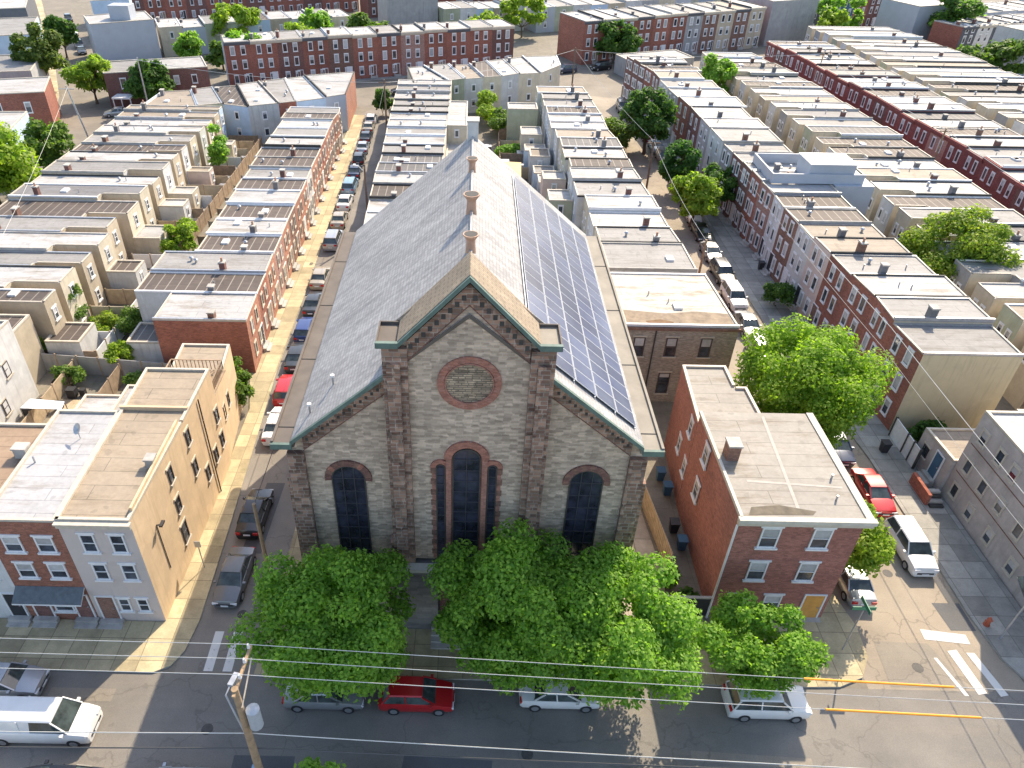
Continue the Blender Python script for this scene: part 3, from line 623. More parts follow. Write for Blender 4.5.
# blind rose
arch_ring('rose_ring',0.06,18.85,1.24,1.58,YB-.1,YB+.05,M_bring,ch,0,2*math.pi,36,[M_bring,M_bpink,M_bring])
arch_ring('rose_ring_inner',0.06,18.85,1.16,1.22,YB-.13,YB+.05,M_bpink,ch,0,2*math.pi,36)
S_rose=stone('stone_rose',(.62,.48,.33),(.34,.26,.18),(.22,.18,.13),.45,.13,.03,var=.5)
b=MB(); 
b.poly([(0.06+1.17*math.cos(t*math.pi/16),YB-.02,18.85+1.17*math.sin(t*math.pi/16)) for t in range(32)],S_rose); b.obj('rose_panel',ch)
# triple window
y=YB-.012
flat('window_surround',arch_pts(0,2.3,6.05,13.9),YB-.03,M_bpink,ch)
for s in (-1,1):
    flat('window_surround',arch_pts(s*1.38,.95,6.05,13.2),YB-.025,M_bpink,ch)
    b=MB()
    for i in range(18):
        ww=.30 if i%2 else .12; z=6.05+i*.4; x0=s*1.62; b.box(x0,YB-.05,z,x0+s*ww,YB+.05,z+.385,W_brown if i%2 else M_bpink)
    b.obj('window_quoins',ch)
arch_ring('window_arch',0,13.95,.8,1.2,YB-.14,YB+.05,M_bring,ch)
for s in (-1,1): arch_ring('window_arch',s*1.38,13.3,.27,.55,YB-.10,YB+.05,M_bring,ch)
for s in (-1,1):
    b=MB(); b.box(s*.82,YB-.12,6.1,s*1.1,YB+.05,13.95,M_bpink); b.obj('window_pier',ch)
def leaded(name,cx,w_,z0,zs,y,parent,mull=0,rows=8,lattice=False):
    b=MB(); r=w_/2
    o=arch_ring(name,cx,zs,r-.07,r,y-.07,y+.02,M_tar,parent)
    f=MB(); f.box(cx-r,y-.07,z0,cx-r+.07,y+.02,zs,M_tar).box(cx+r-.07,y-.07,z0,cx+r,y+.02,zs,M_tar).box(cx-r+.07,y-.07,z0,cx+r-.07,y+.02,z0+.09,M_tar)
    for i in range(mull): x=cx-r+w_*(i+1)/(mull+1); f.box(x-.025,y-.05,z0+.09,x+.025,y+.01,zs+r*.9,M_lead)
    for i in range(rows): z=z0+(zs-z0)*(i+1)/(rows); f.box(cx-r+.07,y-.045,z-.025,cx+r-.07,y+.01,z+.025,M_lead)
    f2=f.obj('window_frame',parent)
    p=flat('pane',arch_pts(cx,w_-.06,z0+.02,zs),y-.004,M_leadg,parent)
    return o
yy=YB-.045
for cx,w_,zs,ml,rw in ((0,1.5,13.9,1,10),(-1.38,.5,13.3,0,12),(1.38,.5,13.3,0,12)):
    leaded('window_head',cx,w_,6.1,zs,yy,ch,ml,rw)
for s,cx in ((-1,-6.45),(1,6.55)):
    leaded('window_head',cx,1.85,3.3,11.95,YF-.03,ch,2,9)
    arch_ring('window_arch',cx,11.95,.93,1.3,YF-.12,YF+.05,M_bring,ch,-.12,math.pi+.12,15,[W_dark,W_brown,W_dark,W_dark,M_bring,W_brown,W_dark] if s<0 else [W_brown,W_dark])
    b=MB(); b.box(cx-1.2,YF-.2,3.05,cx+1.2,YF+.05,3.3,M_stoneband); b.obj('window_sill',ch)
# porch base with the doorway
b=MB(); b.box(-4.3,YB-.75,0,-1.6,YF+.2,5.7,S_base).box(1.7,YB-.75,0,4.35,YF+.2,5.7,S_base).box(-1.6,YB-.75,4.35,1.7,YF+.2,5.7,S_base); b.obj('porch_wall',ch)
b=MB(); b.box(-4.42,YB-.9,5.702,4.45,YB-.33,5.92,M_stoneband); b.obj('stone_ledge',ch)
b=MB(); b.box(-1.6,YB-.1,0.6,1.7,YB-.02,4.34,M_tar); b.box(-.03,YB-.16,.6,.08,YB-.1,4.0,M_wood); b.box(-1.5,YB-.14,.7,-.1,YB-.102,3.7,W_dark); b.box(.15,YB-.14,.7,1.6,YB-.102,3.7,W_dark); b.obj('door',ch)
for i in range(4):
    b=MB(); b.box(-2.0-.0*i,YB-.77-.35*(4-i),0.1,2.1,YB-.77-.35*(3-i),.13+.15*(i+1),M_conc); b.obj('step',ch)
# ------------------------------------------------------------------ rowhouses
def jz(z,a=.22): return z+rnd.uniform(-a,a)
def row(data,z,where,group,front,rear,fkw,rear_list=None,front_list=None,notch=0,z_list=None,split=6.4,name='row_house',back='near',**kw):
    k=0
    out=[]
    hs=[]
    for h in data:
        xa,ya,xb,yb,xr,c=h
        n=max(1,round((yb-ya)/4.1)) if yb-ya>split else 1
        for i in range(n):
            t0,t1=i/n,(i+1)/n
            hs.append(((xa+(xb-xa)*t0,ya+(yb-ya)*t0),(xa+(xb-xa)*t1,ya+(yb-ya)*t1),xr,c))
    for i,(A,B,xr,c) in enumerate(hs):
        rl=(rear_list or [rear])[i%len(rear_list or [rear])]; fl=(front_list or [front])[i%len(front_list or [front])]
        rdesc=RN.get(rl.name,'stucco'); fdesc=RN.get(fl.name,'brick')
        lab=f"{ROOFWORD[c]}-roofed {fdesc if kw.get('lookfront') else rdesc} rowhouse, {ORD[i]} from near end, {where}"
        hh=house(A,B,(xr,B[1]),(xr,A[1]),jz(z),c,lab,'rowhouse',group,front=fl,rear=rl,notch=notch,name=name,**{**fkw,**({'side':kw['side0']} if (i==0 and 'side0' in kw) else {})})
        out.append((hh,A,B,xr))
    return out
RN={'brick_redorange':'red-brick','brick_red':'red-brick','brick_orange':'orange-brick','brick_dark':'dark-brick','brick_brown':'brown-brick','brick_maroon':'maroon-brick','brick_pink':'pink-brick','stucco_cream':'cream','stucco_white':'white-walled','stucco_tan':'tan','stucco_grey':'grey-walled','stucco_green':'sage-green','siding_blue':'pale-blue','stucco_pink':'pinkish','siding_navy':'navy','stucco_yellow':'yellow','panel_pale':'pale-grey','siding_charcoal':'charcoal'}
# left street, left side (orange brick fronts lit by the sun)
r=row(L1,5.7,'row left of church street','rowhouses left of the church street',W_orange,W_white,
    dict(fwin=((1.3,3.7),2,.8,1.35),fdoor=.85,side=W_white,chim=True,cornice=None,far=True,frame=M_trim),front_list=[W_orange,W_brick,W_orange,W_pink,W_orange,W_brown,W_orange,W_orange,W_white,W_orange],side0=W_redo,lookfront=1)
# middle block, left half (behind the church, fronts towards the left street)
row(M1,6,'row behind church, left half','rowhouses behind the church',W_brick,W_cream,dict(fwin=((1.2,4),2,.85,1.4),side=W_cream,chim=.35,far=True,fdoor=.8))
# middle block, right half
cr=row(C,7,'row behind church, right half','rowhouses behind the church',W_brick,W_cream,dict(rwin=((4.4,),2,.7,1.2),side=W_white,chim=.3,far=True),rear_list=[W_green,W_cream,W_white,W_cream,W_lgrey,W_white,W_cream])
# big grey-brick house beside the church
W_gb=brick('brick_taupe',(.40,.35,.29),.03)
A,B,D,Cc=(22.45,52.3),(21.95,61.7),(13.0,52.3),(12.9,61.7)
h=house(A,B,Cc,D,7.8,roofmat('roof_patchy',(.46,.43,.38),(.22,.165,.11),1,seam=(1.6,9)),'large taupe-brick building with patched white flat roof right of the church','building',None,front=W_gb,rear=W_gb,side=W_gb,chim=False,nvents=3,name='brick_building')
for x in (14.36,17.08,19.99): window(h,x,52.295,4.9,-math.pi/2,.95,1.9,plain('dark_frame',(.06,.05,.05),.5),.45)
for x in (17.05,20.2): window(h,x,52.295,1.0,-math.pi/2,1.0,2.2,MATS['dark_frame'],.2)
b=MB(); b.poly([(13.2,52.5,7.825),(22.2,52.5,7.825),(22.1,54.6,7.825),(19.5,54.9,7.825),(16.8,54.5,7.825),(13.2,55.0,7.825)],plain('roof_old_felt',(.24,.185,.13),.9,.35,1.2)); b.poly([(15.0,52.7,7.83),(16.9,52.65,7.83),(17.2,53.1,7.83),(16.1,53.5,7.83),(14.8,53.2,7.83)],plain('roof_rust_patch',(.17,.10,.05),.9,.3,2)); b.obj('roof_patch',h)
b=MB(); b.box(12.95,52.1,7.55,22.55,52.29,7.79,W_brown); b.obj('cornice',h); b=MB(); b.tube([(15.6,52.2,0),(15.6,52.2,7.5)],.06,M_black,6); b.obj('drainpipe',h)
# right street, long three-storey brick row
fl=[W_brick,W_brick,W_brick,W_brick,W_pale,W_white,W_brown,W_white,W_pink,W_brick,W_dark,W_dark,W_grey,W_white,W_grey,W_dark,W_brick,W_grey,W_white,W_dark,W_brick,W_dark,W_dark,W_dark,W_dark,W_dark,W_dark]
R1=[(h[0],h[1],h[2],h[3],min(max(h[4],h[0]+7.6),h[0]+8.6),h[5]) if h[5]!='e' else (34.32,85.01,34.1,91.6,42.3,'w') for h in R1]; R1[10:12]=[(34.1,91.6,33.52,98.89,41.6,'g')]
rr=row(R1,8,'row lining right-hand street','brick rowhouses along the right-hand street',W_brick,W_tan,dict(fwin=((.9,3.5,6.0),2,.85,1.5),fdoor=.9,far=True,side=W_tan,chim=True,cornice=None,rwin=((4.2,),2,.75,1.3)),front_list=fl,side0=W_yel,lookfront=1)
# pale roof-terrace extension standing on the ninth/tenth house
t=thing('roof_terrace','pale grey stair tower and walled roof terrace on top of the right-hand rowhouses','roof terrace',(40,88,8.1))
b=MB(); b.box(35.2,84.4,8.16,46,84.6,9.3,W_lgrey).box(35.2,84.6,8.16,35.4,91.4,9.3,W_lgrey).box(35.2,91.4,8.16,46,91.6,9.3,W_lgrey); b.obj('terrace_wall',t)
b=MB(); b.box(39.5,84.7,8.16,44.8,88.6,10.3,W_lgrey); b.box(39.4,84.62,10.302,44.9,88.7,10.4,M_white); b.obj('stair_tower',t)
b=MB(); b.box(42.6,83.8,0,47.2,91.7,8.15,W_lgrey); b.obj('rear_block',t)
# left block (its rears face the camera)
L2Y=[56.0,59.4,64.1,67.6,71.9,75.8,81.0,85.0,89.0,93.2,97.0,100.5,104.5,108.2,112.0,115.6,118.3]
L2X=[-38.4,-38.7,-38.6,-38.5,-39.3,-38.8,-39.1,-39.1,-39.2,-39.3,-39.4,-39.4,-39.2,-39.3,-39.3,-39.5]
L2c='bwgwgbmwgwbgwwtt'
L2=[(-54,L2Y[i],-54,L2Y[i+1],L2X[i],L2c[i]) for i in range(16)]
lr=row(L2,6.1,'far left row with garden alley','rowhouses of the far left block',W_brick,W_cream,dict(rwin=((1.2,3.9),1,.7,1.2),side=W_tan,chim=.2,far=False),rear_list=[W_tan,W_cream,W_tan,W_cream,W_tan,W_cream,W_cream,W_tan,W_white,W_tan,W_white,W_cream,W_white,W_cream,W_tan,W_blue],notch=.3)
# right block behind the brick row (rears visible)
def gen(y0,y1,n,xf,xr,cols):
    out=[]
    for i in range(n):
        a=y0+(y1-y0)*i/n; b=y0+(y1-y0)*(i+1)/n; out.append((xf(a),a,xf(b),b,xr((a+b)/2),cols[i%len(cols)]))
    return out
lin=lambda *p:(lambda y:next((p[i][1]+(p[i+1][1]-p[i][1])*(y-p[i][0])/(p[i+1][0]-p[i][0]) for i in range(len(p)-1) if y<=p[i+1][0]),p[-1][1]))
R2=gen(46,160,26,lin((46,62.5),(92,62.3),(106,62),(122,61),(137,60.2),(147,58.3),(160,56)),lin((46,48.6),(70,48.9),(88,49.6),(110,49.4),(133,47.7),(160,45.8)),'gbtwgwdgbwtwbbdgmwtwbmgbwg')
row(R2,6.5,'row before maroon facade','rowhouses behind the right-hand brick row',W_brick,W_cream,dict(rwin=((3.9,),2,.7,1.25),side=W_cream,chim=.35,far=True),rear_list=[W_white,W_cream,W_green,W_cream,W_grey,W_white,W_tan,W_cream,W_white,W_cream,W_green,W_white],notch=.3)
R3=gen(72,169,23,lin((72,67.6),(89,67.6),(100,68),(117,66.7),(126,66.5),(141,64.8),(153,64),(169,62)),lin((72,79),(120,78),(169,74)),'wbgbwmgwbwdwwbwwgbwgm')
row(R3,7.2,'long facade row at right','maroon rowhouses at the right',W_maroon,W_cream,dict(fwin=((4.7,),2,.8,1.6),side=W_maroon,chim=.4,far=True,cornice=W_maroon),front_list=[W_maroon,W_maroon,W_maroon,W_dark,W_maroon,W_maroon,W_maroon,W_maroon,W_pink],lookfront=1)
R4=gen(100,190,21,lin((100,103),(146,100.5),(158,101),(190,97)),lin((100,84.5),(120,83.5),(131,81),(156,80),(190,78)),'gwmbgwwgbwgwtwmwwgw')
row(R4,6.4,'row behind maroon facade','rowhouses of the farthest right block',W_brick,W_cream,dict(rwin=((3.6,),2,.7,1.2),side=W_cream,chim=.3,far=True),rear_list=[W_cream,W_white,W_green,W_white,W_grey],notch=.25)
# cross rows at the end of the streets
def arow(data,z,where,group,rears,far=True,rw=((1.2,3.8),1,.8,1.2),sidelast=None):
    for i,(f0,f1,n1,n0,c) in enumerate(data):
        # seen side = rear edge n0->n1
        lab=f"{ROOFWORD[c]}-roofed {RN[rears[i].name]} rowhouse, {ORD[i]} from left, {where}"
        house(f0,f1,n1,n0,jz(z,.1),c,lab,'rowhouse',group,front=W_brick,rear=rears[i],side=(sidelast if (sidelast and i==len(data)-1) else rears[i]),rwin=rw,far=far,chim=.2,name='row_house')
arow(X1,6,'row closing left street','rowhouses across the far end of the left street',[W_tan,W_green,W_blue,W_white,W_redo,W_blue,W_lgrey],sidelast=W_orange)
arow(X2,6,'row beyond vine-grown yard','rowhouses across the far end of the middle block',[W_cream,W_green,W_white,W_cream,W_white,W_cream,W_cream])
# long three-storey brick rows across the back
def crow(P,Q,n,z,depth,where,group,fronts,cols,floors,wn=2,side=W_brick,rear=W_grey):
    P=Vector(P);Q=Vector(Q); d=(Q-P)/n; nr=Vector((-d.y,d.x)).normalized()*depth
    for i in range(n):
        A=P+d*i; B=P+d*(i+1); c=cols[i%len(cols)]; f=fronts[i%len(fronts)]
        lab=f"{ROOFWORD[c]}-roofed {RN[f.name]} {'three-storey ' if z>8 else ''}rowhouse, {ORD[i]} from left, {where}"
        house(tuple(A),tuple(B),tuple(B+nr),tuple(A+nr),jz(z,.12),c,lab,'rowhouse',group,front=f,rear=rear,side=side,fwin=(floors,wn,.95,1.6),far=True,chim=.25,fdoor=.8,cornice=M_trim if i%3 else W_char,steps=1,name='row_house')
crow((-48.5,152.3),(8.5,173.0),12,8.6,7.5,'brick cross row, left','brick rowhouses facing the back cross street',[W_brick,W_brick,W_dark,W_brick,W_brown,W_brick,W_brick,W_pink,W_brick,W_brick,W_brick,W_dark],'wwggwwgwwwgw',(.9,3.6,6.2),side=W_lgrey)
crow((24,176.7),(70,197.4),11,9,11,'brick cross row, right','brick rowhouses facing the back cross street on the right',[W_brick,W_brick,W_brick,W_brick,W_brick,W_brick,W_grey,W_brown,W_tan,W_brown,W_tan],'wwwgwwgwgtw',(.9,3.8,6.5),side=W_brick)
# pale backs and further streets toward the top of the picture
def backrow(P,Q,n,z,depth,where,group,rears,cols):
    P=Vector(P);Q=Vector(Q); d=(Q-P)/n; nr=Vector((-d.y,d.x)).normalized()*depth
    for i in range(n):
        A=P+d*i; B=P+d*(i+1); c=cols[i%len(cols)]; r_=rears[i%len(rears)]
        lab=f"{ROOFWORD[c]}-roofed {RN[r_.name]} rowhouse, {ORD[i]} from left, {where}"
        house(tuple(A+nr),tuple(B+nr),tuple(B),tuple(A),jz(z,.3),c,lab,'rowhouse',group,front=W_brick,rear=r_,side=r_,rwin=((1.2,3.8),1,.8,1.3),far=True,chim=.3,name='row_house')
pal=[W_cream,W_lgrey,W_green,W_white,W_blue,W_tan,W_white,W_grey]
backrow((-70.5,178),(-30,196.5),9,6,10,'behind left cross row','pale rowhouse backs at the top left',pal,'wwgwbwwg')
backrow((-8,205),(13,214),5,6,10,'behind middle cross row','pale rowhouse backs at the top centre',pal[2:]+pal[:2],'wgwwtwwg')
crow((-98,212),(-34,238),13,9,9,'top left edge row','brick rowhouses along the top left edge',[W_brick,W_dark,W_brick],'wgw',(.9,3.8,6.3))
crow((-30,228),(14,246),9,8,9,'top centre edge row','brick rowhouses along the top edge',[W_dark,W_brick,W_grey],'gwg',(.9,3.8,6.1))
backrow((16,211),(60,229),9,6,10,'behind right cross row','pale rowhouse backs at the top right of centre',pal[1:]+pal[:1],'wgwwgwbw')
backrow((20,240),(110,276),16,6,12,'farthest row at top','rowhouses along the top horizon',pal,'wgwwg')
crow((88,214),(125,232),8,8,9,'top right among trees','coloured rowhouses at the top right',[W_char,W_green,W_navy,W_brick,W_dark,W_white,W_brick,W_pale],'wgw',(.9,3.8,6.1))
crow((112,186),(140,198),6,7.2,8,'before top right corner','charcoal rowhouses near the top right corner',[W_char,W_white,W_char,W_white,W_char,W_white],'wwg',(.9,3.8,6.0))
backrow((124,205),(165,222),8,7,12,'at top right corner','white rowhouses at the top right corner',[W_white,W_lgrey],'wgw')
def block(name,label,cat,pts,z,wall,roofc,wins=(),base=0,roofm=None,par=True,group=None,wallmats=None):
    if area(pts)<0: pts=pts[::-1]
    cx=sum(p[0] for p in pts)/len(pts); cy=sum(p[1] for p in pts)/len(pts)
    h=thing(name,label,cat,(cx,cy,base),0,group); n=len(pts); w=MB()
    for i in range(n):
        a=pts[i];c=pts[(i+1)%n]; w.poly([(a[0],a[1],base),(c[0],c[1],base),(c[0],c[1],z),(a[0],a[1],z)],(wallmats[i] if wallmats else wall))
    w.obj('wall',h); b=MB(); b.poly([(p[0],p[1],z+.012) for p in pts],roofm or ROOF[roofc]); b.obj('roof',h)
    if par:
        pb=MB()
        for i in range(n):
            a=Vector(pts[i]);c=Vector(pts[(i+1)%n]);d=(c-a).normalized(); nn_=Vector((-d.y,d.x)); hh=.16+.01*(i%2)
            s0=a+nn_*.1;e0=c+nn_*.1
            if i%2: s0=s0+d*.2; e0=e0-d*.2
            pb.bar((s0.x,s0.y,z+.02+hh/2),(e0.x,e0.y,z+.02+hh/2),.194,hh,M_trim)
        pb.obj('parapet',h)
    return h
h=block('apartment_building','windowless pale lilac building with raised roof box at the top left','building',[(-82,170),(-70.6,176.5),(-76,186),(-87.5,179.5)],8.0,W_lgrey,'w')
b=MB(); b.box(-80,176,8.0,-75.5,179.5,10.8,W_lgrey); b.obj('roof_box',h)
block('apartment_building','tall blue-white block left of the lilac building at the top','building',[(-91,192),(-83,195),(-87,206),(-95,203)],9,W_blue,'w')
block('apartment_building','grey blank-sided building at the top between the trees','building',[(-22,203),(-9.5,207.5),(-13,217),(-25.5,212.5)],9.0,W_grey,'w')
h=block('apartment_building','large pale grey gable-sided building at the top right','building',[(107,198),(118.5,202.5),(114,214),(103,209.5)],9.5,W_lgrey,'w')
window(h,112,199.93,6.0,-1.2,1.2,1.6,far=True); window(h,114.5,200.9,3.0,-1.2,1.2,1.6,far=True)
block('apartment_building','grey corner block behind the right-hand cross row','building',[(72,199),(85,204),(82,214),(69,209)],10,W_grey,'w')
block('apartment_building','white tall house with small windows at the right edge','building',[(118,171),(131,175),(128,183),(115,179)],9,W_white,'w')
# left margin houses across the far-left street
h=block('row_house','red-brick house with white roof left of the big street tree','rowhouse',[(-84,121),(-70.5,124.5),(-74,134),(-88,130)],6.3,W_brick,'w')
for x,y in ((-81,121.78),(-77.8,122.6),(-73.5,123.72)): window(h,x,y-.03,3.2,-1.31,1.0,1.7,far=True)
h=block('row_house','white-roofed house with pale blue side by the left street','rowhouse',[(-80,103),(-68,106),(-70.5,118),(-84,117)],5,W_blue,'w')
block('row_house','striped flat-roofed house at the left edge behind the tree','rowhouse',[(-98,135),(-80,139),(-84,152),(-102,148)],6,W_grey,'g')
block('row_house','blue-grey narrow house at the top left corner','rowhouse',[(-103,158),(-91,162),(-98,180),(-112,176)],7.5,W_blue,'g')
block('garage','low white-roofed garages before the right-hand brick cross row','garage',[(33,163),(47,168.5),(44.5,176),(30.5,170.5)],3.6,W_grey,'w')
block('row_house','charcoal row at the top left corner','rowhouse',[(-112,182),(-103,185),(-116,214),(-127,208)],8.5,W_char,'w')
h=block('row_house','brown-brick house with white roof behind the cross-street trees','rowhouse',[(-60,140.5),(-49.5,144),(-53,152),(-63,148.5)],6,W_dark,'w')
for x,y in ((-58,141.2),(-55,142.15),(-52,143.15)): window(h,x,y-.03,3.4,-1.25,1.0,1.5,far=True)
h=block('row_house','dark-brick corner house with white porch at the upper left','rowhouse',[(-66.5,138),(-59.5,140.3),(-63,149),(-70,146.5)],6,W_dark,'g')
window(h,-63.6,138.9,3.3,-1.25,1.1,1.8,far=True)
b=MB(); b.box(-65,135.6,2.3,-61.6,138.3,2.55,M_white); [b.box(x,135.7,0,x+.15,135.85,2.3,M_white) for x in (-64.9,-63.4,-61.8)]; b.obj('porch',h)
# ------------------------------------------------------------------ near-left houses
# beige corner house
pts=[(-23.05,28.3),(-18.85,28.3),(-18.72,39.6),(-18.75,43.1),(-23.3,43.1)]
W_beige=stucco('stucco_beige',(.60,.45,.29),.12,0); W_bf=stucco('stucco_mauve',(.54,.47,.43),.05,0); RT=roofmat('roof_sand',(.35,.285,.21),(.24,.19,.13),.8,seam=(1.2,5.5),seamdark=.5,ov=0)
h=block('corner_house','beige three-storey corner house with pinkish front and sunlit side wall','house',[(-23.05,28.3),(-18.85,28.3),(-18.72,37.2),(-18.72,43.1),(-23.3,43.1)],9.1,W_beige,'t',roofm=RT,wallmats=[W_bf,W_beige,W_beige,W_beige,W_beige])
b=MB(); b.box(-23.05,28.1,8.7,-18.8,28.29,9.05,M_trim).box(-23.05,27.95,9.05,-18.75,28.29,9.16,M_trim); b.obj('cornice',h)
for x in (-21.63,-19.92): 
    window(h,x,28.295,6.6,-math.pi/2,.85,1.5,M_white,0); window(h,x,28.295,4.15,-math.pi/2,.85,1.4,M_white,0)
for x in (-21.0,-19.85): window(h,x,28.295,1.15,-math.pi/2,.7,1.2,M_white,0)
door(h,-22.15,28.29,.35,-math.pi/2,W_brown,2)
FD=MATS['dark_frame']
for y,z in ((37.26,7.2),(37.17,4.6),(33.82,7.0),(33.7,4.5),(42.46,4.9),(42.44,2.6),(40.82,2.5),(38.83,2.5)):
    window(h,-18.72+.012-(.0 if y>37.3 else (37.2-y)*.0145),y,z,0,.6,1.2,FD,0)
window(h,-18.77,33.5,1.9,0,.8,1.6,FD,0)
chimney(h,-19.25,33.0,9.1,.5,.6,.6,M_conc,0); b=MB(); b.box(-19.05,29.0,9.12,-18.9,36.9,9.55,W_beige); b.obj('parapet_wall',h)
b=MB(); b.box(-23.3,38.3,9.12,-18.75,38.5,9.42,W_beige); b.obj('roof_step',h)
b=MB(); b.tube([(-18.62,39.9,0),(-18.62,39.9,8.9)],.05,M_black,6); b.obj('drainpipe',h)
# rear wing with roof deck rails
h=block('rear_wing_house','beige lower rear wing with railed timber roof deck','house',[(-23.2,43.15),(-18.9,43.15),(-19.7,50.4),(-23.6,50.4)],6.4,W_beige,'t',roofm=RT)
window(h,-19.13,45.0,3.2,.11,.6,1.2,FD,0); window(h,-19.3,46.6,3.2,.11,.6,1.2,FD,0)
d=thing('roof_deck','weathered timber deck with railings on the rear wing roof','deck',(-21.2,44.8,6.45))
b=MB(); 
for i in range(14): b.box(-23+i*.29,43.4,6.6,-23+i*.29+.26,46.6,6.65,M_wood)
b.obj('decking',d)
for (x0,y0,x1,y1) in ((-23.1,43.3,-19.1,43.3),(-19.1,43.3,-19.2,46.7),(-23.1,46.7,-19.2,46.7),(-23.1,43.3,-23.1,46.7)):
    b=MB(); b.bar((x0,y0,7.5),(x1,y1,7.5),.1,.06,M_wood); L=math.hypot(x1-x0,y1-y0); n=int(L/.28)
    for i in range(n+1): x=x0+(x1-x0)*i/n; yy_=y0+(y1-y0)*i/n; b.box(x-.03,yy_-.03,6.65,x+.03,yy_+.03,7.48,M_wood)
    b.obj('railing',d)
# red-brick house
h=block('terraced_house','red-brick three-storey house with grey pent roof over its doors','house',[(-27.35,28.3),(-23.07,28.3),(-23.32,38.3),(-27.5,38.3)],8.95,brick('brick_rust',(.34,.13,.075),0),'w',roofm=roofmat('roof_whitecoat',(.42,.42,.43),(.28,.26,.24),.9,ov=0))
for x in (-26.1,-24.2): window(h,x,28.295,6.5,-math.pi/2,1.05,1.3,M_white,.5); window(h,x,28.295,4.2,-math.pi/2,1.05,1.3,M_white,.5)
window(h,-24.9,28.295,1.0,-math.pi/2,1.2,.9,M_white,0); door(h,-26.3,28.29,.45,-math.pi/2,W_dark,2); door(h,-23.7,28.29,.45,-math.pi/2,W_dark,2,.9)
b=MB(); P=[(-27.3,28.28,3.35),(-27.3,27.4,2.75),(-23.1,27.4,2.75),(-23.1,28.28,3.35)]; b.poly(P,M_char if False else plain('shingle_grey',(.12,.14,.155),.9,.2,4)); Q=[(x,y,z-.12) for x,y,z in P]; b.poly(Q[::-1],M_white)
for i in range(4): b.poly([P[i],Q[i],Q[(i+1)%4],P[(i+1)%4]],M_white)
b.obj('pent_roof',h); dish(h,-24.8,35.5,9.0); vent(h,-26.6,33.2,9,0)
# white house at the left edge and the next
h=block('terraced_house','white three-storey house at the left edge beside the red-brick house','house',[(-31.8,28.3),(-27.37,28.3),(-27.52,37.2),(-31.9,37.2)],8.6,W_white,'t',roofm=roofmat('roof_clay',(.30,.21,.14),(.4,.3,.2),.5,ov=0))
for x in (-30.6,-28.6): window(h,x,28.295,6.4,-math.pi/2,.95,1.4,M_white,.3); window(h,x,28.295,3.9,-math.pi/2,.95,1.4,M_white,.3)
window(h,-29.8,28.295,1.1,-math.pi/2,1.1,1.3,M_white,0); door(h,-27.95,28.29,.45,-math.pi/2,M_black,2,.9); chimney(h,-27.9,34.2,8.6,.8,.6,.7,M_conc,0)
for i in range(4):
    x=-31.85-i*4.5; c='gwtw'[i]
    hh=house((x-4.4,28.3),(x,28.3),(x,38),(x-4.4,38),8.7+.2*i,c,f'{["grey","white","tan","pale"][i]}-roofed rowhouse beyond the left edge, {ORD[i]} from the white house','rowhouse','houses on the front street left of the picture',front=[W_brick,W_cream,W_grey,W_brick][i],rear=W_cream,fwin=((1,3.8,6.4),2),fdoor=.8)
# tall white building at the left edge, side wall seen
h=block('row_house','tall white-walled house cut off by the left edge','house',[(-46,45.5),(-38.4,45.5),(-38.2,51.6),(-46,51.6)],7.6,W_white,'w')
window(h,-38.32,49.2,3.8,.03,.8,1.3,FD,0); window(h,-38.37,47.4,1.2,.03,.8,1.3,FD,0)
h=block('row_house','small brown-roofed house behind the tall white-walled house','house',[(-46,51.65),(-39.2,51.65),(-39.2,55.8),(-46,55.8)],5.6,W_tan,'b')
# ------------------------------------------------------------------ corner brick building, right of the church
K=[(15.75,29.6),(22.95,29.6),(22.9,39.4),(15.85,39.4)]
W_k=brick('brick_corner',(.40,.155,.11),0); RK=roofmat('roof_membrane',(.31,.285,.25),(.19,.155,.115),1,seam=(1.1,12),seamdark=.5,ov=0)
h=block('corner_building','three-storey red-brick corner building with grey membrane roof','building',K,9.05,W_k,'g',roofm=RK,par=False)
b=MB(); b.poly([(16.3,29.9,9.075),(20.0,29.95,9.075),(20.3,30.25,9.075),(18.3,30.7,9.075),(16.6,30.5,9.075)],plain('roof_damp_patch',(.13,.11,.08),.9,.3,2)); b.poly([(17.0,32.6,9.072),(22.6,32.2,9.072),(22.6,32.35,9.072),(17.0,32.8,9.072)],plain('roof_seam_paint',(.40,.37,.33),.9,.1,2)); b.poly([(19.2,30.3,9.074),(19.4,30.3,9.074),(20.0,39.0,9.074),(19.8,39.0,9.074)],MATS['roof_seam_paint']); b.obj('roof_patch',h)
b=MB(); b.box(15.6,29.35,8.7,23.35,29.595,8.93,M_trim).box(15.6,29.3,8.932,23.45,29.65,9.19,M_stoneband); b.box(22.952,29.652,8.8,23.4,39.4,9.15,M_stoneband); b.box(15.7,29.652,8.97,15.88,39.3,9.22,M_stoneband); b.obj('cornice',h)
for x in (17.75,20.75):
    window(h,x,29.595,6.7,-math.pi/2,1.1,1.65,M_white,.45); window(h,x,29.595,3.75,-math.pi/2,1.1,1.65,M_white,.45)
for x in (17.2,19.4): window(h,x,29.595,.9,-math.pi/2,1.1,1.4,M_white,.5)
door(h,22.0,29.59,.15,-math.pi/2,plain('door_orange',(.60,.30,.07),.6,.15,2),1,1.2,2.2)
window(h,15.745,36.45,7.0,math.pi,.9,1.5,M_white,.3); window(h,15.745,36.45,3.8,math.pi,.9,1.5,M_white,.3)
chimney(h,16.6,34.9,9.05,.75,.85,1.1,W_brown,0); b=MB(); b.tube([(15.62,29.5,0),(15.62,29.5,8.6)],.07,M_white,6); b.obj('drainpipe',h); vent(h,22.2,33,9,0); vent(h,21.8,31.2,9,0)
h=block('rear_annex','lower red-brick annex behind the corner building with tarred roof edge','building',[(15.85,39.45),(20.5,39.45),(20.4,43.6),(19.6,43.6),(19.6,46.3),(16.3,46.3)],8.0,W_k,'g',roofm=RK)
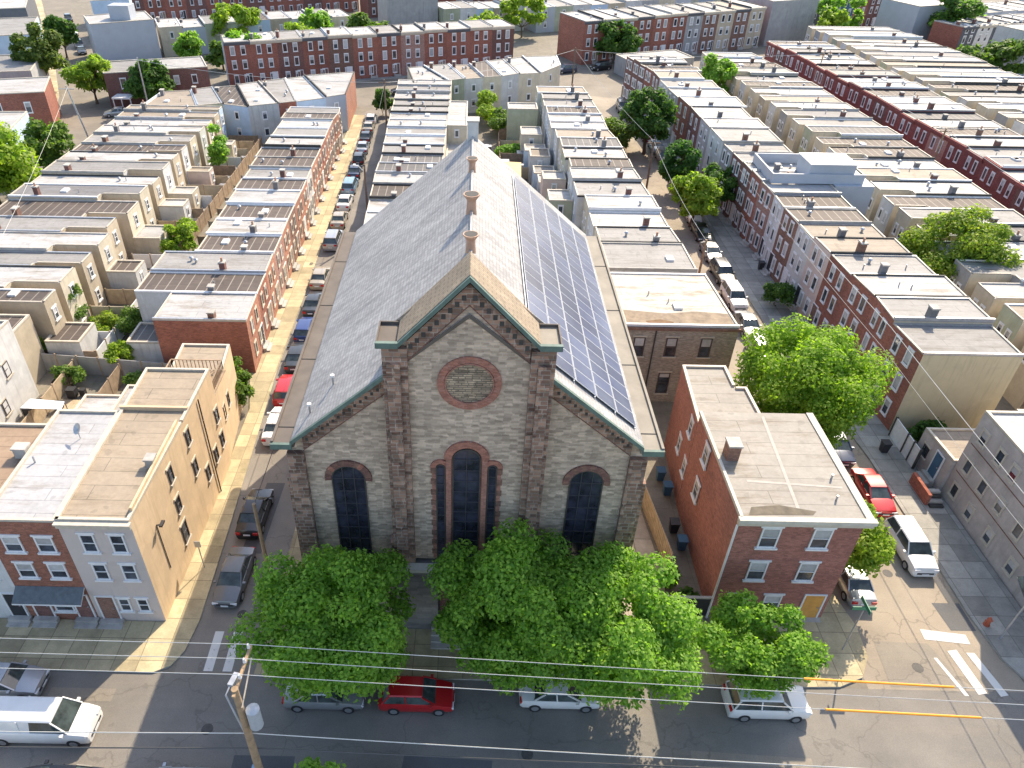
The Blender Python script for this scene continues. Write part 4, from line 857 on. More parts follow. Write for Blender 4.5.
for y,z in ((40.6,6.0),(42.3,3.0),(39.9,2.8)): window(h,15.86+(y-39.45)*.064,y,z,math.pi-.06,.8,1.4,M_white,.3)
# church-side yard: timber fence, black gate
f=thing('timber_fence','pale timber fence along the paved yard beside the church','fence',(13.6,37,0))
b=MB(); 
for i in range(44): t=i/44; x=13.75-.0*t; y=33.0+12*t; x=13.85-1.2*t; b.box(x-.03,y,0,x+.03,y+.25,2.0,M_woodt)
b.obj('boards',f); b=MB(); b.bar((13.9,33,1.6),(12.72,45,1.6),.08,.1,M_wood); b.obj('rail',f)
f=thing('gate','black double gate closing the yard beside the corner building','gate',(14.3,29.6,0))
b=MB(); b.box(13.0,29.55,.1,14.3,29.62,1.85,M_black); b.box(14.33,29.55,.1,15.6,29.62,1.85,M_black); b.obj('leaf',f); b=MB(); b.box(12.9,29.5,1.852,15.65,29.68,1.95,M_conc); b.obj('top_rail',f); b=MB(); b.box(12.8,29.5,0,12.95,29.68,1.85,M_conc); b.obj('post',f)
slab('path',[(9.6,29.3),(13.2,29.3),(13.5,33),(12.6,45),(9.7,45)],.06,paving('yard_slabs',(.42,.36,.29),2.4,2.4,.3,.6,.1))
# ------------------------------------------------------------------ stucco building at the right edge
W_st=stucco('stucco_mottled',(.44,.395,.365),.22,0)
h=block('stucco_building','weathered grey stucco three-storey building at the right edge','building',[(36.55,26),(48,26),(48,41.3),(36.55,41.3)],8.0,W_st,'w',roofm=roofmat('roof_bright',(.46,.46,.46),(.5,.48,.45),.4,ov=0))
for y,z in ((40.2,5.9),(38.2,5.9),(36.6,5.9),(34.4,5.9),(32,5.9),(40.2,3.2),(38.2,3.1),(36.2,3.3),(34.0,3.2),(31.6,3.2),(40.2,.8),(38.1,.7),(35.7,.8),(33.0,.8),(30.2,.8)):
    window(h,36.545,y,z,math.pi,.85,1.2,M_trim,rnd.choice((0,.5)),far=True)
for x in (39,43): [window(h,x,25.995,z,-math.pi/2,1,1.5) for z in (.9,3.6,6)]
b=MB(); b.bar((36.53,41,2.75),(36.53,28,2.75),.03,.06,W_brown); b.bar((36.53,41,5.4),(36.53,28,5.4),.03,.06,W_brown); b.obj('conduit',h)
h2=block('shadow_storey','unseen top storey added on the stucco building for its shadow, beyond the right edge','building',[(36.6,26.05),(47.9,26.05),(47.9,36),(36.6,36)],10.6,W_st,'w',base=8.02)  # unseen storey, added so the building's shadow reaches further across the road
h=block('low_annex','single-storey stucco annex with tan flat roof beside the stucco building','building',[(36.3,41.35),(42,41.35),(42,45.2),(36.1,45.2)],3.2,W_st,'t')
window(h,36.16,44.2,1.3,math.pi,.7,1.0,M_black,0); door(h,36.2,42.6,.7,math.pi,W_navy,3,.9)
s=thing('brick_stoop','red-brick stoop wall with dark steps before the annex door','stoop',(35.4,41.3,0))
b=MB(); b.box(34.6,42.4,.1,34.85,39.9,1.15,W_brick if False else brick('brick_stoopred',(.40,.12,.07),0)); b.obj('stoop_wall',s)
for i in range(4): b=MB(); b.box(34.88,39.6+.32*i,.1,35.9,39.92+.32*i,.3+.2*i,M_conc if i%2 else M_tar); b.obj('step',s)
f=thing('panel_fence','white panelled fence beside the yellow-walled brick row end','fence',(35.7,45.2,0))
for (a,b_) in ((48.0,46.0),(45.9,45.0),(44.9,44.0)):
    q=MB(); q.box(35.62,b_,.1,35.7,a,2.0,M_white); q.obj('panel',f)
q=MB(); [q.box(35.55,y-.05,.1,35.75,y+.05,2.1,M_tar) for y in (48.05,45.95,44.95,43.95)]; q.obj('post',f)
h=block('garden_shed','tan-roofed small building behind the stucco building','shed',[(43.5,41.35),(50,41.35),(50,46.5),(43.5,46.5)],4.2,W_tan,'w')
# ------------------------------------------------------------------ back-yard buildings and fences
def wing(x0,y0,x1,y1,z,wall,c,label,name='rear_wing',cat='annex',group='small annexes behind the rowhouses',win=None):
    h=block(name,label,cat,[(x0,y0),(x1,y0),(x1,y1),(x0,y1)],z,wall,c,group=group)
    if win: window(h,win[0],win[1],z-1.6,win[2],.7,1.1,far=True)
    return h
names=[('low cream annex','behind the'),]
li=[(0,'w',W_white),(3,'b',W_white),(5,'w',W_tan),(7,'w',W_white),(8,'w',W_cream),(10,'t',W_pale),(13,'w',W_cream)]
for k,(i,c,wm) in enumerate(li):
    if i==0: wing(-38.9,55.9,-35.7,59.3,2.7,W_white,'b','white shed with brown roof in the left yards')
    else: wing(L2X[i]+.02,L2Y[i]+1.4,L2X[i]+3.1,L2Y[i+1]-.2,3.0,wm,c,f'one-storey {RN[wm.name]} annex, {ROOFWORD[c]} roof, {ORD[k]} along left garden alley',win=(L2X[i]+3.1,L2Y[i]+2.6,0))
wing(-31.7,56.5,-28.1,60,2.4,W_white,'d','low white annex with dark roof beside the bare red-brick end wall')
wing(-31.4,45.2,-26.0,47.6,3.1,W_white,'w','low white-roofed annex behind the red-brick terraced house')
wing(-27.3,38.4,-23.5,47,4.6,W_cream,'w','white-roofed rear wing behind the red-brick terraced house')
wing(-3.85,111,-.9,124,6.0,W_cream,'w','tall cream rear wing behind the church ridge stack',win=(-2.4,110.99,-math.pi/2))
wing(-3.85,96,.6,110.8,3.4,W_white,'w','low white-roofed annex behind the church ridge stack')
wing(5.6,121.5,10.4,125,5.6,W_green,'w','sage green rear wing in the vine-grown yards')
import itertools
kx=0
for (x0,y0,x1,y1,z,wm,c) in ((9.2,92.5,12.2,95.5,5.0,W_pale,'w'),(9,96,11.8,99,3.2,W_lgrey,'w'),(8.6,100,11.6,103,3.0,W_blue,'g'),(8.3,104.5,11.2,108,3.8,W_white,'t'),(7.8,109,11,112,3.1,W_blue,'w'),(7.4,113,10.6,117,4.2,W_cream,'w'),(9.4,85,12.3,88.5,5.2,W_green,'w'),(10,78,12.9,82,3.0,W_blue,'g'),(10.2,71,13,75,4.4,W_white,'w'),(8,126.5,10.5,130,3.5,W_white,'g')):
    wing(x0,y0,x1,y1,z,wm,c,f'{RN[wm.name]} annex with {ROOFWORD[c]} roof, {ORD[kx]} ' if False else f'{RN[wm.name]} back annex with {ROOFWORD[c]} roof, {ORD[kx]} beyond the solar panels',win=((x0+x1)/2+0,y0-.01,-math.pi/2) and ((x0+x1)/2,y0-.01,-math.pi/2)); kx+=1
def fence(x0,y0,x1,y1,h_,m,label,group='yard fences and walls'):
    f=thing('fence',label,'fence',((x0+x1)/2,(y0+y1)/2,0),0,group); L=math.hypot(x1-x0,y1-y0); n=max(2,int(L/1.9)); b=MB(); b.bar((x0,y0,h_/2),(x1,y1,h_/2),.07,h_-.04,m); b.obj('boards',f)
    p=MB()
    for i in range(n+1): t=i/n; x=x0+(x1-x0)*t; y=y0+(y1-y0)*t; p.box(x-.06,y-.06,0,x+.06,y+.06,h_+.08,M_wood)
    p.obj('post',f); return f
for i in range(0,17,1):
    m=[M_wood,M_white,W_tan,M_woodt][i%4]; fence(L2X[min(i,15)]+.1,L2Y[i]+.05,-34.6,L2Y[i],1.8,m,f'{"weathered timber" if m is M_wood else "white" if m is M_white else "tan rendered" if m is W_tan else "pale timber"} garden divider, {ORD[i]} from near end, far left block')
fence(-34.5,56,-34.3,72,1.8,M_white,'long white alley fence, near stretch, behind the far left block'); fence(-34.2,72.2,-34.2,90,1.8,M_wood,'long brown alley fence, middle stretch, behind the far left block'); fence(-34.1,90.2,-34.0,118,1.8,M_wood,'long pale alley fence, far stretch, behind the far left block')
for i,h_ in enumerate(L1[3:]): fence(-32.8,h_[1],h_[4]-.05,h_[1],1.7,M_wood if i%2 else W_tan,f'short {"timber" if i%2 else "tan"} yard divider, {ORD[i]} from near end, behind orange-brick row')
fence(-46,55.9,-23.5,53.6,2.0,W_grey,'long grey wall across the yards behind the left corner houses'); fence(-36.2,45,-36,54.5,1.8,M_woodt,'pale slatted fence between the two wooden yard floors'); fence(-31.7,45,-31.5,53.8,1.9,M_wood,'timber fence beside the white-roofed rear wing'); fence(-37.9,44.6,-31.9,44.6,1.9,M_wood,'timber fence behind the white left-edge house')
for (x0,y0,x1,y1,lab) in ((-37.8,49.5,-36.6,51.8,'small weathered wooden yard floor beside the white wall'),(-35.6,47.4,-31.9,50.8,'large sunlit wooden yard floor behind the left houses')):
    t=thing('yard_deck',lab,'deck',((x0+x1)/2,(y0+y1)/2,0)); b=MB(); n=int((x1-x0)/.22)
    for i in range(n): b.box(x0+i*.22,y0,.02,x0+i*.22+.2,y1,.12+.004*(i%2),M_woodt)
    b.obj('planks',t)
kk=0
for x,y,s_ in ((-35.4,49.5,.5),(-35.0,51.3,.6),(-37.7,48.7,.5),(-34.2,51.6,.4),(-36.9,52.6,.5)):
    t=thing('storage_bin',['black covered bin at the slatted fence','dark wheeled bin at the far yard corner','black box by the white wall','small dark bin on the yard floor','grey crate by the back wall'][kk],'bin',(x,y,.12)); kk+=1
    b=MB(); b.prism([(x-s_*.6,y-s_*.5),(x+s_*.6,y-s_*.5),(x+s_*.6,y+s_*.5),(x-s_*.6,y+s_*.5)],.12,.12+s_*1.3,M_black); b.obj('body',t); b=MB(); b.box(x-s_*.66,y-s_*.56,.12+s_*1.3,x+s_*.66,y+s_*.56,.2+s_*1.3,M_rub); b.obj('lid',t)
# shade sails
M_tarp=plain('tarp_yellow',(.66,.48,.24),.8,.1,1); M_tarpw=plain('tarp_white',(.6,.62,.66),.8,.1,1); M_tarpd=plain('awning_brown',(.14,.10,.08),.9,.15,1)
def sail(pts,m,label):
    c=Vector((sum(p[0] for p in pts)/len(pts),sum(p[1] for p in pts)/len(pts),0)); t=thing('shade_sail',label,'shade sail',tuple(c)); b=MB(); b.poly(pts,m); b.poly([(x,y,z-.03) for x,y,z in pts[::-1]],m); b.obj('canvas',t)
    b=MB(); [b.tube([(x,y,0),(x,y,z)],.05,M_metal,5) for x,y,z in pts]; b.obj('post',t)
sail([(2.5,93,3.0),(6.6,94.5,2.6),(7,104,3.2),(3.5,105,3)],M_tarp,'sunlit yellow awning in the yards beyond the church roof')
sail([(-36.8,46.9,2.2),(-33.2,46.6,2.4),(-33.6,47.9,2.2),(-36.6,48.2,2.2)],M_tarpw,'white cloth canopy behind the left-edge houses')
sail([(-32.0,41.6,2.4),(-29.2,41.2,2.8),(-29.6,44.6,3.0),(-31.8,44.8,2.6)],M_tarpd,'dark brown awning behind the red-brick terraced house')
# ------------------------------------------------------------------ trees and plants
import numpy as np
def crown_mesh(rx,ry,rzz,cz,nl,nleaf,ls,seed,mat,lump=.36,flat=.0):
    g=np.random.default_rng(seed); R0=(rx+ry+rzz)/3
    u=g.normal(size=(nl,3)); u/=np.linalg.norm(u,axis=1)[:,None]; rad=g.uniform(.4,.98,nl)**.75
    C=u*rad[:,None]*np.array([rx,ry,rzz])*.92; C[:,2]=np.where(C[:,2]<-.55*rzz,-.55*rzz*g.uniform(.5,1,nl),C[:,2])
    Rl=R0*lump*g.uniform(.5,1.1,nl)
    k=g.choice(nl,nleaf,p=Rl**2/np.sum(Rl**2))
    d=g.normal(size=(nleaf,3)); d/=np.linalg.norm(d,axis=1)[:,None]; d[:,2]=np.where(d[:,2]<-.2,-d[:,2]*.6,d[:,2])
    rr=Rl[k]*g.uniform(.45,1.08,nleaf)**.6
    P=C[k]+d*rr[:,None]+g.normal(size=(nleaf,3))*ls*.5
    n=d+np.array([0,0,.5])+g.normal(size=(nleaf,3))*.55; n/=np.linalg.norm(n,axis=1)[:,None]
    a=np.cross(n,g.normal(size=(nleaf,3))); a/=np.linalg.norm(a,axis=1)[:,None]; b=np.cross(n,a)
    s=(ls*g.uniform(.6,1.25,nleaf))[:,None]; P=P+np.array([0,0,cz])
    V=np.stack([P-a*s,P-b*s*.62-n*s*.15,P+a*s,P+b*s*.62-n*s*.15],1).reshape(-1,3)
    me=bpy.data.meshes.new('crown'); me.vertices.add(len(V)); me.vertices.foreach_set('co',V.ravel())
    me.loops.add(4*nleaf); me.loops.foreach_set('vertex_index',np.arange(4*nleaf)); me.polygons.add(nleaf)
    me.polygons.foreach_set('loop_start',np.arange(0,4*nleaf,4)); me.polygons.foreach_set('loop_total',np.full(nleaf,4)); me.materials.append(mat); me.update(); me.validate()
    return me,C,cz
def trunk_mesh(C,cz,r,h0,nb=7,seed=1):
    g=random.Random(seed); b=MB(); top=(g.uniform(-.2,.2),g.uniform(-.2,.2),h0)
    b.tube([(0,0,0),(0.02,0,.3),(top[0]*.5,top[1]*.5,h0*.6),top],[r*1.35,r,r*.85,r*.7],M_bark,8)
    idx=list(range(len(C))); g.shuffle(idx)
    for i in idx[:nb]:
        e=(float(C[i][0]),float(C[i][1]),float(C[i][2])+cz); m=((top[0]+e[0])*.45,(top[1]+e[1])*.45,(h0+e[2])*.52)
        b.tube([top,m,e],[r*.5,r*.3,r*.08],M_bark,6)
    return b.mesh('trunk')
LM=leafmat('leaf_maple',(.10,.22,.03),(.30,.48,.075),.5); LY=leafmat('leaf_lime',(.13,.23,.02),(.36,.46,.06),.5); LD=leafmat('leaf_dark',(.04,.10,.02),(.12,.22,.045),.5); LA=leafmat('leaf_autumn',(.10,.20,.02),(.33,.38,.06),.5); LS=leafmat('leaf_shrub',(.06,.13,.025),(.18,.27,.05))
def tree(name,label,x,y,rx,ry,rzz,cz,nl,nleaf,ls,seed,mat,tr=.25,cat='tree',group=None,h0=None,lump=.29):
    t=thing(name,label,cat,(x,y,0),0,group); me,C,c=crown_mesh(rx,ry,rzz,cz,nl,nleaf,ls,seed,mat,lump)
    tm=trunk_mesh(C,cz,tr,h0 or max(.4,cz-rzz*.75),7 if tr>.12 else 4,seed)
    link('trunk' if tr>.06 else 'stem',tm,t); link('crown' if tr>.06 else 'foliage',me,t); return t
tree('street_tree','big maple left of the church door overhanging the street',-7.2,24.4,4.75,4.6,4.5,6.0,105,50000,.125,11,LM,.3)
tree('street_tree','big maple right of the church door, darker and behind its neighbour',2.6,25.0,4.6,4.4,4.5,6.1,100,46000,.125,12,LM,.3)
tree('street_tree','broad sunlit maple beside the paved yard, right of two touching crowns',7.9,24.2,4.8,4.5,4.5,6.0,105,50000,.125,13,LM,.3)
tree('street_tree','small round street tree before the red-brick corner building',16.4,24.9,3.6,3.0,2.8,3.8,65,23000,.12,14,LM,.2)
tree('street_tree','large bright maple between the corner building and the brick row',26.0,46.2,5.7,5.4,5.2,6.4,110,42000,.15,15,leafmat('leaf_bright',(.12,.23,.02),(.33,.46,.06),.5),.35)
tree('street_tree','yellow-green ragged tree beside the corner building, over parked cars',25.1,32.7,2.1,2.4,2.1,4.0,40,7500,.14,16,LY,.18,lump=.42)
tree('garden_tree','wide tree with rust-tinged crown behind the brick row',51.3,71.6,5.8,5.4,4.6,5.6,80,26000,.18,17,LA,.3)
tree('street_tree','tall dark tree, farthest of three on the right-hand street',27.6,118.0,3.9,5,5.0,5.8,50,13000,.3,18,LD,.3)
tree('street_tree','mid-green rounded tree, middle of three on the right-hand street',29.0,101.5,2.9,3.4,3.4,4.4,40,10000,.26,19,leafmat('leaf_mid',(.03,.10,.02),(.09,.2,.04)),.25)
tree('street_tree','lime-green tree, nearest of three on the right-hand street',28.6,90,3.1,3.4,3.3,4.2,40,10000,.25,20,LY,.25)
tree('street_tree','slim dark tree tucked behind the lime-green street tree',32.4,93.5,2.2,2.6,3.0,4.4,24,5000,.25,21,LD,.2)
tree('garden_tree','green tree in the alley behind the far end of the brick row',44.8,143,3.6,4.0,4.4,5.2,36,7000,.32,22,LM,.25)
tree('garden_tree','round dark tree before the right-hand cross row',31.5,178.5,5.4,4.4,4.2,4.8,44,9000,.42,23,LD,.3)
tree('street_tree','tall tree on the far-left street pavement at the top left',-83.5,149.5,4.8,5,5.6,6.8,50,12000,.36,24,leafmat('leaf_olive',(.05,.10,.02),(.17,.22,.05)),.3)
tree('street_tree','smaller bright tree at the far-left street corner',-70.5,141,4.2,4.2,3.8,4.6,34,7000,.34,25,LY,.25)
tree('garden_tree','dark round tree beside the porch house at the upper left',-58.3,137.5,4.2,4,4.0,4.6,40,8500,.34,26,LD,.25)
tree('street_tree','loose yellow-green tree at the left edge by the far-left street',-62.5,91.5,5.2,6,5.6,5.8,46,9000,.34,27,LY,.28,lump=.42)
tree('street_tree','sparse green tree at the left margin beyond the loose tree',-60.5,104,4.2,4.2,3.8,4.2,30,4500,.32,28,LS,.22)
tree('garden_shrub','bright bushy shrub in the far left garden alley',-34.4,79.5,2.4,3.8,1.7,2.1,26,6000,.2,29,LY,.05,'shrub')
for i,(x,y,rx,ry,rzz,lab,m) in enumerate([(-21.6,52.4,2.1,1.7,1.5,'leafy bush growing along the foot of the bare red-brick end wall',LS),(-24.8,53.9,1.8,1.4,1.1,'low bush at the grey wall under the red-brick end wall',LS),(-19.6,50.7,.7,1.6,1.6,'climbing shrub at the back corner of the beige wing',LS),
    (-33.4,62.5,1.1,3.6,1.2,'long hedge-like shrub in the yard near the dark-roofed annex',LS),(-32.3,55.6,.9,1.8,1.3,'bright shrub beside the low white annex',LY),(-36.4,62,1.7,2.2,.8,'dry straggly ground shrub in the weedy yard',LA),(-40.2,58.4,1.9,1.7,1.6,'fan-leaved shrub beside the white shed at the left',LY),(-38.9,62.6,.5,1.6,2.6,'climber on the tan rear wall at the left',LS),
    (-37.3,105.8,1.0,2.4,3.2,'ivy covering the rear wall of a far-left rowhouse',LM),(-35.8,52.9,1.6,.9,.9,'weedy bush at the back corner of the slatted fence yard',LS),(-28.6,52.7,2.0,.8,.8,'low green weeds along the grey yard wall',LS),
    (2.4,133,1.3,5,2.2,'tall vine hedge on the fence beyond the church',LY),(4.6,127.5,1.8,4,1.5,'leafy vines filling the yard beyond the church',LS),(5.8,114.6,3.0,1.0,.9,'clipped green hedge beyond the church ridge',LM),(24.0,122,1.1,8,1.4,'ivy strip along the pavement of the right-hand street',LS),
    (33.0,69.5,1.6,1.6,1.3,'small tree by the stoops of the right-hand brick row',LD),(37.8,46.9,1.7,.9,1.1,'dark bush between the white panel fence and yellow wall',LD),(13.6,31.9,.6,.5,.7,'small green plant at the end of the timber fence',LS),(14.6,30.4,.5,.4,.8,'potted plant by the yard gate',LD),
    (-16.4,136.5,2.0,1.8,2.2,'small dark street tree at the far corner of the left street',LD)]):
    tree('shrub' if i!=19 else 'street_tree',lab,x,y,rx,ry,rzz,rzz*1.0+(.2 if rzz<2.4 else .6),14 if rx<1.5 else 20,int(1800+500*rx*ry),.15 if y<80 else .24,40+i,m,.05,'shrub' if i!=19 else 'tree',h0=.3,lump=.45)
for i,(x,y,r_,h_,lab) in enumerate([(-46,158.5,5,5.5,'green garden tree behind the brown-brick cross-street house'),(-40,172,6,5,'bushy tree left of the long brick row top'),(-24,178,5.5,5,'round tree showing above the long brick row'),(2,188,5,5,'bright tree above the right end of the long brick row'),(-16,222,7,6,'tree at the top edge near the grey blank building'),(12,205,6,6,'yellow-green tree at the top edge, centre'),(-55,184,6,6,'yellow-tinged tree at the top left by the brick row'),
    (92,206,6,7,'leafy tree before the coloured rowhouses at the top right'),(86,196,4,5,'small bright tree beside the grey corner block at the top right'),(116,196,7,7,'dark garden tree beyond the pale gable building'),(120,204,6,6,'green garden tree at the top right between white roofs'),(112,168,7,4.5,'long bushy growth before the charcoal rowhouses at the right'),(104,168,5,3.6,'low bushes at the foot of the pale grey gable building'),(-92,176,4,5,'dark tree behind the white car street at the top left'),(-37,190,4,5,'garden tree between pale backs at the top left'),(-62,171,3.5,3.6,'leafy tree before the pale backs, beside the lilac building'),(-54,167,3.2,3.0,'low green tree left of the long brick row end')]):
    tree('garden_tree',lab,x,y,r_,r_*.9,h_*.8,h_,26,4200,.5,80+i,[LM,LY,LS,LY,LD,LY,LY,LM,LY,LD,LM,LS,LS,LD,LM,LM,LS][i],.22)
tree('street_tree','young leafy tree at the bottom edge beside the utility pole',-6.7,16.4,1.6,1.3,1.5,4.0,14,1500,.14,99,LM,.09,lump=.4)
# ------------------------------------------------------------------ cars
def loft(b,st,m,close=True):
    """st: list of (x, [(y,z)...]) rings"""
    o=len(b.v); n=len(st[0][1]); k=b.mi(m)
    for x,ring in st:
        for y,z in ring: b.v.append((x,y,z))
    for i in range(len(st)-1):
        for j in range(n):
            a=o+i*n+j; c=o+i*n+(j+1)%n; b.f.append((a,c,c+n,a+n)); b.m.append(k)
    b.f.append(tuple(o+j for j in range(n))[::-1]); b.m.append(k); b.f.append(tuple(o+(len(st)-1)*n+j for j in range(n))); b.m.append(k)
CARK={ # length, half width, stations of body (x, belt height, width factor), cabin (base front,base rear, top front,top rear,height)
 'sedan':dict(L=4.6,W=.9,body=[(0,.55,.78),(.12,.72,.92),(.9,.92,1),(1.5,.97,1),(3.2,.99,1),(3.6,1.0,1),(4.45,.93,.94),(4.6,.65,.82)],cab=(1.15,3.85,1.95,3.2,1.42),belt=.95),
 'hatchback':dict(L=4.25,W=.88,body=[(0,.55,.78),(.12,.75,.92),(.8,.93,1),(1.4,1.0,1),(3.2,1.02,1),(3.9,1.0,.98),(4.15,.95,.94),(4.25,.7,.86)],cab=(1.05,4.05,1.8,3.65,1.5),belt=.98),
 'suv':dict(L=4.6,W=.94,body=[(0,.65,.8),(.12,.92,.93),(.9,1.06,1),(1.4,1.1,1),(3.4,1.12,1),(4.3,1.1,.98),(4.5,1.05,.95),(4.6,.75,.88)],cab=(1.15,4.45,1.8,4.15,1.72),belt=1.08),
 'van':dict(L=5.6,W=1.0,body=[(0,.7,.82),(.12,1.0,.94),(.7,1.18,1),(1.2,1.25,1),(3.4,1.28,1),(5.3,1.28,1),(5.5,1.25,.98),(5.6,.8,.92)],cab=(.95,5.5,1.75,5.4,2.05),belt=1.24)}
_CM={}
def car_meshes(kind,pm):
    key=(kind,pm.name)
    if key in _CM: return _CM[key]
    K=CARK[kind]; L,W=K['L'],K['W']; b=MB()
    st=[]
    for x,zb,wf in K['body']:
        w_=W*wf; st.append((x-L/2,[(-w_*.9,.2),(-w_,.38),(-w_,zb-.16),(-w_*.93,zb-.03),(-w_*.6,zb+.02),(w_*.6,zb+.02),(w_*.93,zb-.03),(w_,zb-.16),(w_,.38),(w_*.9,.2)]))
    loft(b,st,pm)
    c0,c1,t0,t1,hh=K['cab']; be=K['belt']; wb,wt=W*.9,W*.74
    # roof skin
    def ring(x,w_,z): return [(-w_,z-.03),(-w_*.9,z+.03),(w_*.9,z+.03),(w_,z-.03),(w_*.9,z-.06),(-w_*.9,z-.06)]
    loft(b,[(t0-L/2-.04,ring(0,wt,hh-.03)),(t0-L/2+.2,ring(0,wt*1.01,hh)),(t1-L/2-.2,ring(0,wt*1.01,hh)),(t1-L/2+.04,ring(0,wt,hh-.03))],pm)
    for s in (-1,1):
        for (xa,xb) in ((c0,t0),(c1,t1),((t0+t1)/2-.05,(t0+t1)/2+.0)):
            b.bar((xa-L/2,s*(wb+.006),be),(xb-L/2,s*(wt+.006),hh-.03),.07,.07,pm)
        if kind=='van' : b.poly([(.2,s*(wb+.004),be),(L/2-.12,s*(wb+.004),be),(L/2-.2,s*(wt+.004),hh-.05),(.1,s*(wt+.004),hh-.05)][::s],pm)
    body=b.mesh('body',smooth=True)
    g=MB(); P=[(c0-L/2,-wb,be),(c1-L/2,-wb,be),(c1-L/2,wb,be),(c0-L/2,wb,be)]; Q=[(t0-L/2,-wt,hh-.05),(t1-L/2,-wt,hh-.05),(t1-L/2,wt,hh-.05),(t0-L/2,wt,hh-.05)]
    for i in range(4): j=(i+1)%4; g.poly([P[i],P[j],Q[j],Q[i]],M_cglass)
    gl=g.mesh('windows')
    wz=.34 if kind!='van' else .37
    t=MB(); t.tube([(0,-.12,0),(0,.12,0)],wz,M_rub,18); ty=t.mesh('tyre'); r=MB(); r.tube([(0,-.13,0),(0,.13,0)],wz*.62,M_rim,10); ri=r.mesh('rim')
    hl=MB(); hl.box(-.06,-.2,-.08,.1,.2,.07,M_lampw); hl=hl.mesh('headlight'); tl=MB(); tl.box(-.1,-.17,-.1,.05,.17,.1,M_lampr); tl=tl.mesh('tail_light')
    d=MB(); d.box(-.02,-W*.6,.42,.02,W*.6,.56,M_black); gr=d.mesh('grille'); mi=MB(); mi.box(-.08,-.1,-.06,.08,.1,.07,pm); mi=mi.mesh('mirror')
    pl=MB(); pl.box(-.015,-.24,-.06,.015,.24,.06,M_white); pl=pl.mesh('number_plate')
    _CM[key]=(body,gl,ty,ri,hl,tl,gr,mi,pl,wz); return _CM[key]
M_lampw=plain('lamp_clear',(.7,.7,.72),.15,.05,3); M_lampr=plain('lamp_red',(.45,.02,.02),.2,.1,3)
CC={'silver':paint('paint_silver',(.42,.43,.45),.6),'white':paint('paint_white',(.72,.72,.71),0),'black':paint('paint_black',(.015,.016,.02)),'grey':paint('paint_grey',(.16,.17,.18),.4),'red':paint('paint_red',(.48,.015,.02)),'blue':paint('paint_blue',(.03,.06,.2)),'dark blue':paint('paint_dark_blue',(.02,.035,.08)),'beige':paint('paint_beige',(.40,.35,.27),.3),'pale blue':paint('paint_pale_blue',(.22,.35,.48),.3),'dark green':paint('paint_dark_green',(.02,.05,.035)),'dark grey':paint('paint_dark_grey',(.05,.055,.06),.4)}
def car(kind,colour,x,y,rz_,label,group='parked cars',z=.0):
    body,gl,ty,ri,hl,tl,gr,mi,pl,wz=car_meshes(kind,CC[colour]); K=CARK[kind]; L,W=K['L'],K['W']
    t=thing('parked_car' if kind!='van' else 'parked_van',label,'car' if kind!='van' else 'van',(x,y,z+.012),rz_,group)
    link('body',body,t); link('windows',gl,t,(0,0,.004))
    for sx in (-L/2+.85,L/2-.85):
        for sy in (-1,1): w_=link('wheel',ty,t,(sx,sy*(W-.1),wz)); link('rim',ri,w_)
    zb=K['body'][1][1]
    for sy in (-1,1): link('headlight',hl,t,(-L/2+.06,sy*(W*.66),zb-.16)); link('tail_light',tl,t,(L/2-.04,sy*(W*.68),zb-.02)); link('mirror',mi,t,(K['cab'][0]-L/2+.25,sy*(W+.06),K['belt']+.05))
    link('grille',gr,t,(-L/2-.005,0,0)); link('number_plate',pl,t,(L/2+.02,0,.62)); link('number_plate',pl,t,(-L/2-.035,0,.42)); return t
N=math.pi/2 # car front is local -x ; rz=-90deg -> front faces +y ; +90deg -> front faces -y(camera)
car('hatchback','red',-2.6,23.35,math.pi,'red hatchback parked in front of the church between the trees')
car('sedan','silver',-7.9,23.4,math.pi,'silver saloon half hidden under the left maple')
car('sedan','white',5.6,23.75,math.pi,'white saloon half hidden under the right maples')
t=car('suv','white',17.4,23.45,math.pi,'white car with covered body at the front kerb by the corner tree')
car('van','white',-23.0,21.2,math.pi,'white cargo van on the front street at the bottom left')
car('sedan','silver',-26.6,23.7,math.pi,'silver saloon cut off by the left edge beside the pavement')
for i,(x,c,k) in enumerate(((-27,'white','sedan'),(-20.8,'black','sedan'),(-14.6,'silver','sedan'),(-10.0,'pale blue','hatchback'),(-4.5,'grey','sedan'),(10,'black','sedan'))):
    car(k,c,x,17.95,0,f'{c} {"saloon" if k=="sedan" else "hatchback" if k=="hatchback" else "off-roader"} at the near kerb, {ORD[i]} from the left along the bottom edge','cars at the near kerb')
cl=[(-15.3,31.6,'grey','sedan'),(-15.35,37.4,'black','sedan'),(-15.9,47.4,'white','sedan'),(-16.2,52.3,'red','hatchback'),(-16.3,57.6,'dark grey','sedan'),(-16.4,62.4,'blue','hatchback'),(-16.5,67.6,'dark grey','sedan'),(-16.8,73.4,'beige','sedan'),(-16.9,83,'silver','suv'),(-17.1,89.2,'beige','sedan'),(-17.2,95,'white','sedan'),(-17.3,100.6,'pale blue','suv'),(-17.4,106.5,'dark blue','sedan'),(-17.5,112,'black','hatchback'),(-17.6,117.2,'silver','sedan'),(-17.7,122.4,'black','sedan'),(-17.9,127.6,'beige','sedan'),(-18.0,132,'white','hatchback')]
KW={'sedan':'saloon','hatchback':'hatchback','suv':'off-roader','van':'van'}
for i,(x,y,c,k) in enumerate(cl): car(k,c,x,y,R(90 if i in (0,) else -90)+rnd.uniform(-.03,.03)+(.0),f'{c} {KW[k]}, {ORD[i]} car from near end, street left of church','cars parked in the left street')
